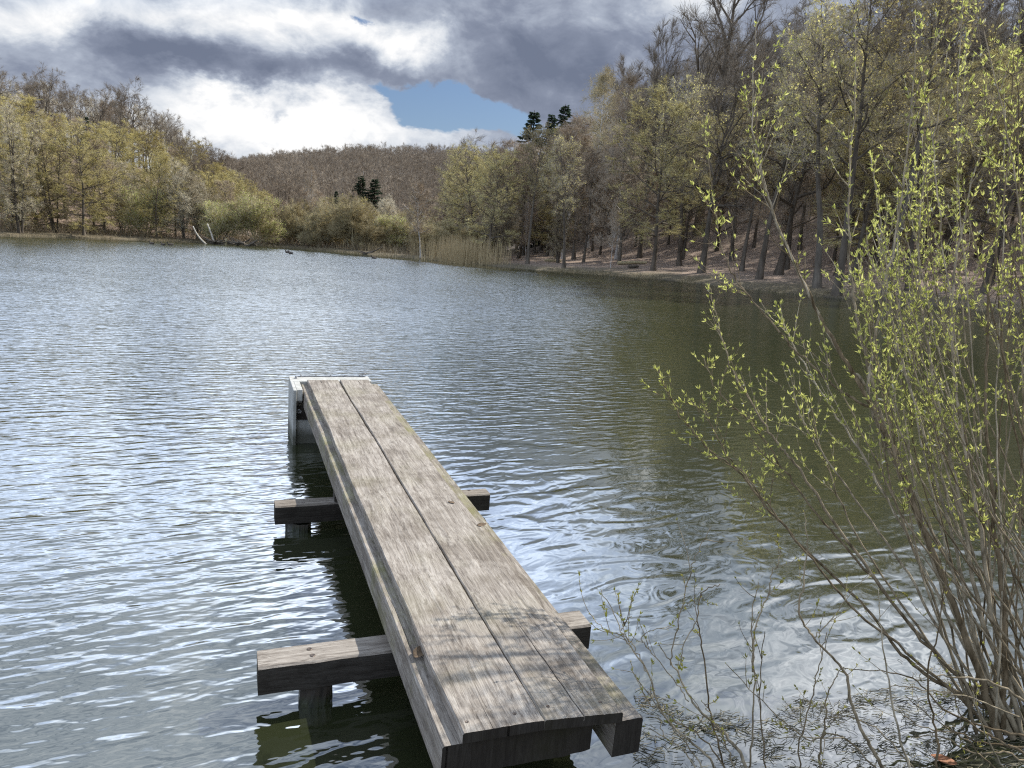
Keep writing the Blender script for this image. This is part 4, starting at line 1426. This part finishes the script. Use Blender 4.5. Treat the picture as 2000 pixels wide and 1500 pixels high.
# low, nearly bare shrubs in front of it
def low_shrub(label, base, stems, d, twigs_per, leafy, seed):
    rg = np.random.default_rng(seed)
    o = link("budding_shrub", None, None, base)
    tag(o, label, "shrub")
    lv, ct = Leaves(), []
    for pts, r0 in stems:
        A = Acc()
        C = px_stem(pts, d, d + rg.uniform(-.06, .12), rg, .0035)
        V, F = path_tube(C, np.linspace(r0, .0016, len(C)), 6, True)
        A.add(V, F)
        for k in range(len(C)):                                       # buds
            if k > 4 and rg.uniform() < .7:
                q = rg.normal(0, 1, 3)
                lv.add(C[k], q / np.linalg.norm(q) + norm(C[min(k + 1, len(C) - 1)] - C[k - 1]) * .8, rg.uniform(.006, .013), .005)
        for k in range(twigs_per):
            p, dd = polyat(C, rg.uniform(.3, .95))
            S = wander(rg, p, side_dir(rg, dd, R(rg.uniform(30, 65))), rg.uniform(.05, .22), 5, .12, (0, 0, .09))
            V, F = path_tube(S, np.linspace(.0018, .001, 6), 4, False)
            A.add(V, F)
            shoot_leaves(rg, S, lv, ct, .4, .03, .75, leafy, 0)
        b = link("stem", A.mesh("stem", [B_STEM], True), o)
        b.matrix_parent_inverse = Matrix.Translation((-base[0], -base[1], -base[2]))
    b = tag(link("buds", lv.mesh("buds", L_BUD, rg), o), kind="stuff")
    b.matrix_parent_inverse = Matrix.Translation((-base[0], -base[1], -base[2]))


b0 = at_z(1440, 1520, 0.0)
low_shrub("low nearly bare shrub with thin arching stems beside the jetty's near right corner", (b0[0], b0[1], 0.0), [
    ([(1420, 1545), (1377, 1473), (1299, 1401), (1265, 1313), (1222, 1249), (1214, 1231), (1174, 1151)], .006),
    ([(1265, 1313), (1240, 1268), (1222, 1247), (1177, 1225), (1150, 1198)], .003),
    ([(1214, 1231), (1222, 1218), (1233, 1204)], .002),
    ([(1470, 1540), (1443, 1468), (1398, 1417), (1353, 1372), (1315, 1303), (1286, 1255)], .009),
    ([(1310, 1300), (1323, 1228), (1347, 1124), (1354, 1095), (1388, 1030)], .003),
    ([(1430, 1545), (1411, 1487), (1385, 1380), (1371, 1260), (1361, 1212), (1371, 1161), (1406, 1141)], .005),
    ([(1361, 1212), (1335, 1262), (1334, 1290)], .003),
    ([(1440, 1545), (1385, 1455), (1330, 1415), (1290, 1385), (1245, 1376)], .004),
    ([(1400, 1545), (1360, 1480), (1320, 1430), (1270, 1360), (1240, 1320), (1232, 1290)], .004),
    ([(1380, 1545), (1340, 1470), (1300, 1440), (1285, 1400)], .004),
    ([(1450, 1545), (1420, 1460), (1390, 1400), (1370, 1370)], .004),
    ([(1345, 1370), (1310, 1320), (1262, 1262), (1258, 1240), (1310, 1225)], .0025),
], 3.22, 4, .55, 301)
b0 = at_z(1540, 1520, 0.0)
low_shrub("upright cluster of slim budding stems between the low bare shrub and the willow", (b0[0], b0[1], 0.0), [
    ([(1460, 1545), (1467, 1447), (1473, 1313), (1470, 1207), (1481, 1137)], .005),
    ([(1470, 1313), (1474, 1233), (1497, 1169), (1507, 1127), (1523, 1085), (1515, 1060)], .004),
    ([(1500, 1545), (1490, 1440), (1484, 1330), (1494, 1233)], .004),
    ([(1640, 1560), (1603, 1500), (1609, 1420), (1619, 1350), (1649, 1303)], .007),
    ([(1760, 1560), (1725, 1500), (1690, 1440), (1665, 1380), (1648, 1310), (1587, 1244), (1561, 1193), (1570, 1120), (1578, 1060), (1570, 1000)], .009),
    ([(1590, 1246), (1620, 1215), (1655, 1165), (1700, 1120)], .003),
    ([(1649, 1441), (1600, 1440), (1489, 1440)], .003),
    ([(1760, 1560), (1649, 1441), (1574, 1441), (1500, 1380), (1419, 1297)], .004),
    ([(1800, 1560), (1760, 1450), (1735, 1330), (1722, 1240), (1716, 1150)], .006),
    ([(1830, 1560), (1830, 1440), (1812, 1330), (1838, 1200), (1850, 1080)], .006),
    ([(1820, 1545), (1730, 1440), (1660, 1400), (1620, 1410)], .004),
    ([(1580, 1545), (1560, 1470), (1580, 1380), (1600, 1300), (1615, 1235)], .004),
], 3.30, 4, .7, 302)
b0 = at_z(1960, 1480, 0.0)
low_shrub("tangle of dark bare sticks lying low over the water at the willow's foot", (b0[0], b0[1], 0.0), [
    ([(1990, 1400), (1900, 1365), (1800, 1345), (1750, 1340), (1700, 1350)], .004),
    ([(2010, 1440), (1930, 1420), (1850, 1390), (1790, 1330), (1720, 1312), (1640, 1305)], .006),
    ([(2010, 1460), (1920, 1450), (1830, 1410), (1770, 1360)], .005),
    ([(2020, 1480), (1940, 1440), (1880, 1400), (1860, 1340)], .007),
    ([(2030, 1500), (1960, 1470), (1900, 1470), (1840, 1440), (1780, 1440)], .006),
    ([(2020, 1380), (1930, 1330), (1840, 1320), (1780, 1290)], .007),
    ([(2020, 1520), (1960, 1500), (1920, 1420), (1900, 1350)], .006),
    ([(1990, 1540), (1930, 1490), (1880, 1440), (1800, 1420), (1740, 1380)], .005),
], 3.45, 3, .3, 303)


# ------------------------------------------------------------------ floating weed and litter by the bank
def mat_strand(name, c0, c1):
    mt, t, out = material(name)
    isl = t.new('ShaderNodeNewGeometry').outputs['Random Per Island']
    principled(t, out, Base_Color=t.ramp(isl, [(0, c0), (.6, tuple((a + b) / 2 for a, b in zip(c0, c1))), (1, c1)]), Roughness=0.6)
    return mt


M_WEED = mat_strand("floating_weed", (0.02, 0.018, 0.010), (0.22, 0.19, 0.10))
rg = np.random.default_rng(9)
A = Acc()
n = 0
while n < 2100:
    x, y = rg.uniform(1235, 2060), rg.uniform(1290, 1520)
    edge = 1385 + 25 * math.sin(x / 70) + 14 * math.sin(x / 23) - max(0, x - 1690) * .42
    band = math.exp(-((y - edge - 12) / 16) ** 2) + .55 * (y > edge) * (0.35 + .65 * (math.sin(x / 31 + y / 17) + math.sin(x / 13 - y / 29) > .3))
    if x > 1760:
        band = max(band, .55 * (math.sin(x / 19 + y / 11) > -.3))
    if rg.uniform() > band:
        continue
    p = at_z(x, y, 0.004 + rg.uniform(0, .006))
    a = rg.normal(0.15, .55)
    L = rg.uniform(.012, .085)
    q = wander(rg, p, (math.cos(a), math.sin(a), 0), L, 3, .25)
    q[:, 2] = p[2] + rg.normal(0, .0012, 4)
    V, F = path_tube(q, rg.uniform(.0008, .0022), 3, False)
    A.add(V, F)
    n += 1
tag(link("water_weed", A.mesh("water_weed", [M_WEED])), "mat of tan and dark weed floating by the bank", "water weed", None, "stuff")


def leaf_scrap(name, label, p, size, rot, mat, seed, curl=.6):
    rg = np.random.default_rng(seed)
    n = 9
    V, F = [], []
    for i in range(n):
        t = i / (n - 1)
        w = math.sin(math.pi * min(1, t * .92 + .06)) ** .8 * .32
        for j, s_ in enumerate((-1, -.4, .4, 1)):
            V.append((w * s_, t - .5, curl * (.25 * (t - .5) ** 2 + .35 * abs(s_) ** 2 * w) + rg.normal(0, .012)))
    for i in range(n - 1):
        for j in range(3):
            F.append((i * 4 + j, i * 4 + j + 1, i * 4 + j + 5, i * 4 + j + 4))
    me = mesh_np(name, np.array(V) * size, F, mats=[mat], smooth=True)
    o = link(name, me, None, tuple(p))
    o.rotation_euler = (0.05, 0.04, rot)
    md = o.modifiers.new("thickness", 'SOLIDIFY')
    md.thickness = .0006
    return tag(o, label, "leaf")


M_DEAD = mat_plain("dead_leaf", (0.05, 0.035, 0.02), (0.17, 0.11, 0.06), 40, .8)
M_ORANGE = mat_plain("orange_leaf", (0.16, 0.055, 0.02), (0.30, 0.12, 0.045), 30, .7)
JW = jetty.location
def on_plank(x, y):
    n_ = np.array(_M @ Vector((0, 0, 1)))
    o_ = np.array(JW)
    d = ray(x, y)
    return EYEP + d * (((o_ - EYEP) @ n_) / (d @ n_))
leaf_scrap("fallen_leaf", "small curled dark leaf on the jetty's right plank, nearer the outlet box", on_plank(881, 982) + (0, 0, .003), .05, 1.1, M_DEAD, 1)
leaf_scrap("fallen_leaf", "long-stalked dark withered leaf on the jetty's right plank, nearer the camera", on_plank(941, 1026) + (0, 0, .003), .07, -.9, M_DEAD, 2)
leaf_scrap("fallen_leaf", "orange-brown dead leaf floating among dark sticks at the bottom right", at_z(1843, 1484, .012), .11, 1.2, M_ORANGE, 3, .4)
leaf_scrap("bark_scrap", "grey scrap of bark wedged on the jetty's left side beam", on_plank(822, 1262) + (0, 0, -.035), .10, -.35, M_DEAD, 4, 1.2)

# ------------------------------------------------------------------ far shore: reeds, grass, driftwood, birds
M_REED = mat_strand("reed_straw", (0.32, 0.24, 0.12), (0.60, 0.48, 0.27))
M_GRASS = mat_strand("shore_grass_blades", (0.13, 0.105, 0.05), (0.36, 0.295, 0.17))


def blades(name, label, cat, pts, hr, w, lean, mat, seed):
    rg = np.random.default_rng(seed)
    P0 = np.column_stack([pts, height(pts) - .05])
    P0[:, 2] = np.maximum(P0[:, 2], -.1)
    h = rg.uniform(*hr, len(pts))
    d = np.column_stack([rg.normal(0, lean, (len(pts), 2)), np.ones(len(pts))])
    V, F = seg_tubes(P0, P0 + norm(d) * h[:, None], w, w * .4, 3)
    return tag(link(name, mesh_np(name, V, F, mats=[mat])), label, cat, None, "stuff")


rg = np.random.default_rng(5)
pts = []
while len(pts) < 2200:
    px = rg.uniform(800, 1000)
    x, y = at_dist(px, 490, rg.uniform(62, 82))
    q = (px - 905) / 62
    if -1.2 < shore_sd(np.array([[x, y]]))[0] < 5.5 and rg.uniform() < math.exp(-q * q) * (.35 + .65 * (wob2(np.array([[x, y]]), 1.1, 8)[0] > -.1)):
        pts.append((x, y))
blades("reed_bed", "bed of dry straw-coloured reeds at the head of the lake", "reeds", np.array(pts), (0.9, 2.3), .010, .12, M_REED, 6)
pts = []
while len(pts) < 9000:
    i = rg.integers(0, 15)
    a, b = SHORE[i], SHORE[i + 1]
    t = rg.uniform()
    e = b - a
    nrm = np.array([-e[1], e[0]]) / np.linalg.norm(e)
    p = a + e * t + nrm * abs(rg.normal(0.15, .8))
    if wob2(p[None], 1.6, 4)[0] + rg.normal(0, .35) > -.1:
        pts.append(p)
blades("shore_grass", "straw and olive grass tufts fringing the far shore", "grass", np.array(pts), (.06, .28), .012, .45, M_GRASS, 7)


M_BRAM = mat_strand("bramble_stalks", (0.10, 0.075, 0.045), (0.34, 0.28, 0.16))
pts = []
while len(pts) < 15000:
    a = R(rg.uniform(-40, -5))
    q = rg.uniform(50, 128)
    n_ = 40
    C_ = np.stack([np.sin(a) * q + rg.normal(0, 1.1, n_), np.cos(a) * q + rg.normal(0, 1.1, n_)], -1)
    sd_ = shore_sd(C_)
    pts += [tuple(c) for c, z in zip(C_, sd_) if 1.6 < z < 16]
blades("bramble_undergrowth", "brown bramble and dead stalks under the trees of the left and middle shore", "undergrowth", np.array(pts), (.3, 1.15), .011, .6, M_BRAM, 8)


def pole(name, label, pts, dist, r, mat):
    W = []
    for (x, y) in pts:
        d = ray(x, y)
        W.append(EYEP + d * (dist / math.hypot(d[0], d[1])))
    C = catmull(np.array(W), 5)
    b = C[0].copy()
    V, F = path_tube(C - b, np.linspace(r, r * .6, len(C)), 6, True)
    return tag(link(name, mesh_np(name, V, F, mats=[mat], smooth=True), None, tuple(b)), label, "dead wood")


pole("dead_branch", "curved bleached bare pole leaning left out of the water by the far shore", [(406, 480), (393, 468), (384, 456), (377, 442)], 79, .10, B_DEAD)
pole("dead_branch", "straight bleached bare pole leaning left behind the driftwood heap", [(419, 476), (412, 455), (405, 437)], 80, .10, B_DEAD)
pole("dead_stump", "short broken post standing in the water right of the driftwood heap", [(439, 484), (441, 474), (442, 466)], 78, .13, B_TAN)
rgd = np.random.default_rng(12)
for cx, n, wd, lab, nm in ((424, 9, 10, "dark driftwood heap at the foot of the straight bleached pole", "driftwood"), (478, 22, 26, "long tangle of dead branches at the waterline below the widest green bush", "driftwood"), (718, 6, 7, "small dark root clump at the waterline beside the spreading brown bush", "driftwood")):
    A = Acc()
    d = ray(cx, 477 if cx < 600 else 494)
    dist = 78 if cx < 600 else 73
    o = EYEP + d * (dist / math.hypot(d[0], d[1]))
    o[2] = 0.0
    for k in range(n):
        a = rgd.uniform(-.5, .5) + (math.pi if rgd.uniform() < .5 else 0)
        q = wander(rgd, (rgd.uniform(-.5, .5) * wd * .07, rgd.normal(0, .25), rgd.uniform(-.05, .25)), (math.cos(a), math.sin(a) * .4, rgd.uniform(.0, .55)), rgd.uniform(.7, 1.8), 5, .15)
        V, F = path_tube(q, np.linspace(rgd.uniform(.05, .13), .02, 6), 6, True)
        A.add(V, F)
    tag(link(nm, A.mesh(nm, [B_OAK], True), None, tuple(o)), lab, "dead wood")
for (x, y, dist, lab, mt, L) in ((1236, 514, 66, "pale fallen log lying on the right bank behind the slender tree", B_TAN, 2.6), (1238, 521, 62, "short dark log on the grass of the right bank", B_OAK, .9), (1080, 527, 70, "mossy flat log on the grassy tip of the right shore", B_TAN, 1.6)):
    gx_, gy_ = at_dist(x, y, dist)
    q = wander(rgd, (-L / 2, 0, .08), (1, .2, .02), L, 6, .05)
    V, F = path_tube(q, np.linspace(.16, .10, 7), 8, False)
    A = Acc(); A.add(V, F)
    for e_ in (0, 6):
        A.add(np.vstack([V[e_ * 8:e_ * 8 + 8], q[e_]]), [(i, (i + 1) % 8, 8, 8) for i in range(0)] or [(0, 1, 2, 3), (0, 3, 4, 7), (4, 5, 6, 7)])
    tag(link("fallen_log", A.mesh("fallen_log", [mt], True), None, (gx_, gy_, H1(gx_, gy_))), lab, "log")

# six water birds, a few pixels each
M_DUCK = mat_plain("dark_plumage", (0.02, 0.018, 0.015), (0.09, 0.07, 0.055), 6, .7)


def duck_mesh():
    A = Acc()
    prof = [(-.25, .16, .012), (-.20, .13, .05), (-.10, .09, .10), (.02, .08, .12), (.12, .09, .10), (.17, .13, .065), (.18, .19, .042), (.19, .245, .040), (.22, .27, .046), (.27, .265, .030), (.31, .255, .014), (.35, .245, .006)]
    V, F = path_tube([(x, 0, z) for x, z, r in prof], np.array([r for *_, r in prof]), 10, False)
    A.add(V, F)
    return A.mesh("water_bird", [M_DUCK], True)


DM = duck_mesh()
for (x, y, lab) in ((297, 477, "tiny dark water bird leftmost of the row off the left shore"), (319, 479, "tiny dark water bird in the middle of the row off the left shore"), (333, 479, "tiny dark water bird rightmost of the row off the left shore"),
                    (562, 494, "tiny dark water bird swimming ahead, left of its close neighbour in mid-lake"), (568, 496, "tiny dark water bird swimming close behind another in mid-lake"), (731, 505, "tiny lone dark water bird off the yellowish bush left of the white birch")):
    p = at_z(x, y, 0.0)
    o = link("water_bird", DM, None, (p[0], p[1], -0.03))
    o.rotation_euler = (0, 0, 3.14 + prg.uniform(-.5, .5))
    tag(o, lab, "bird", "water birds off the far shore")
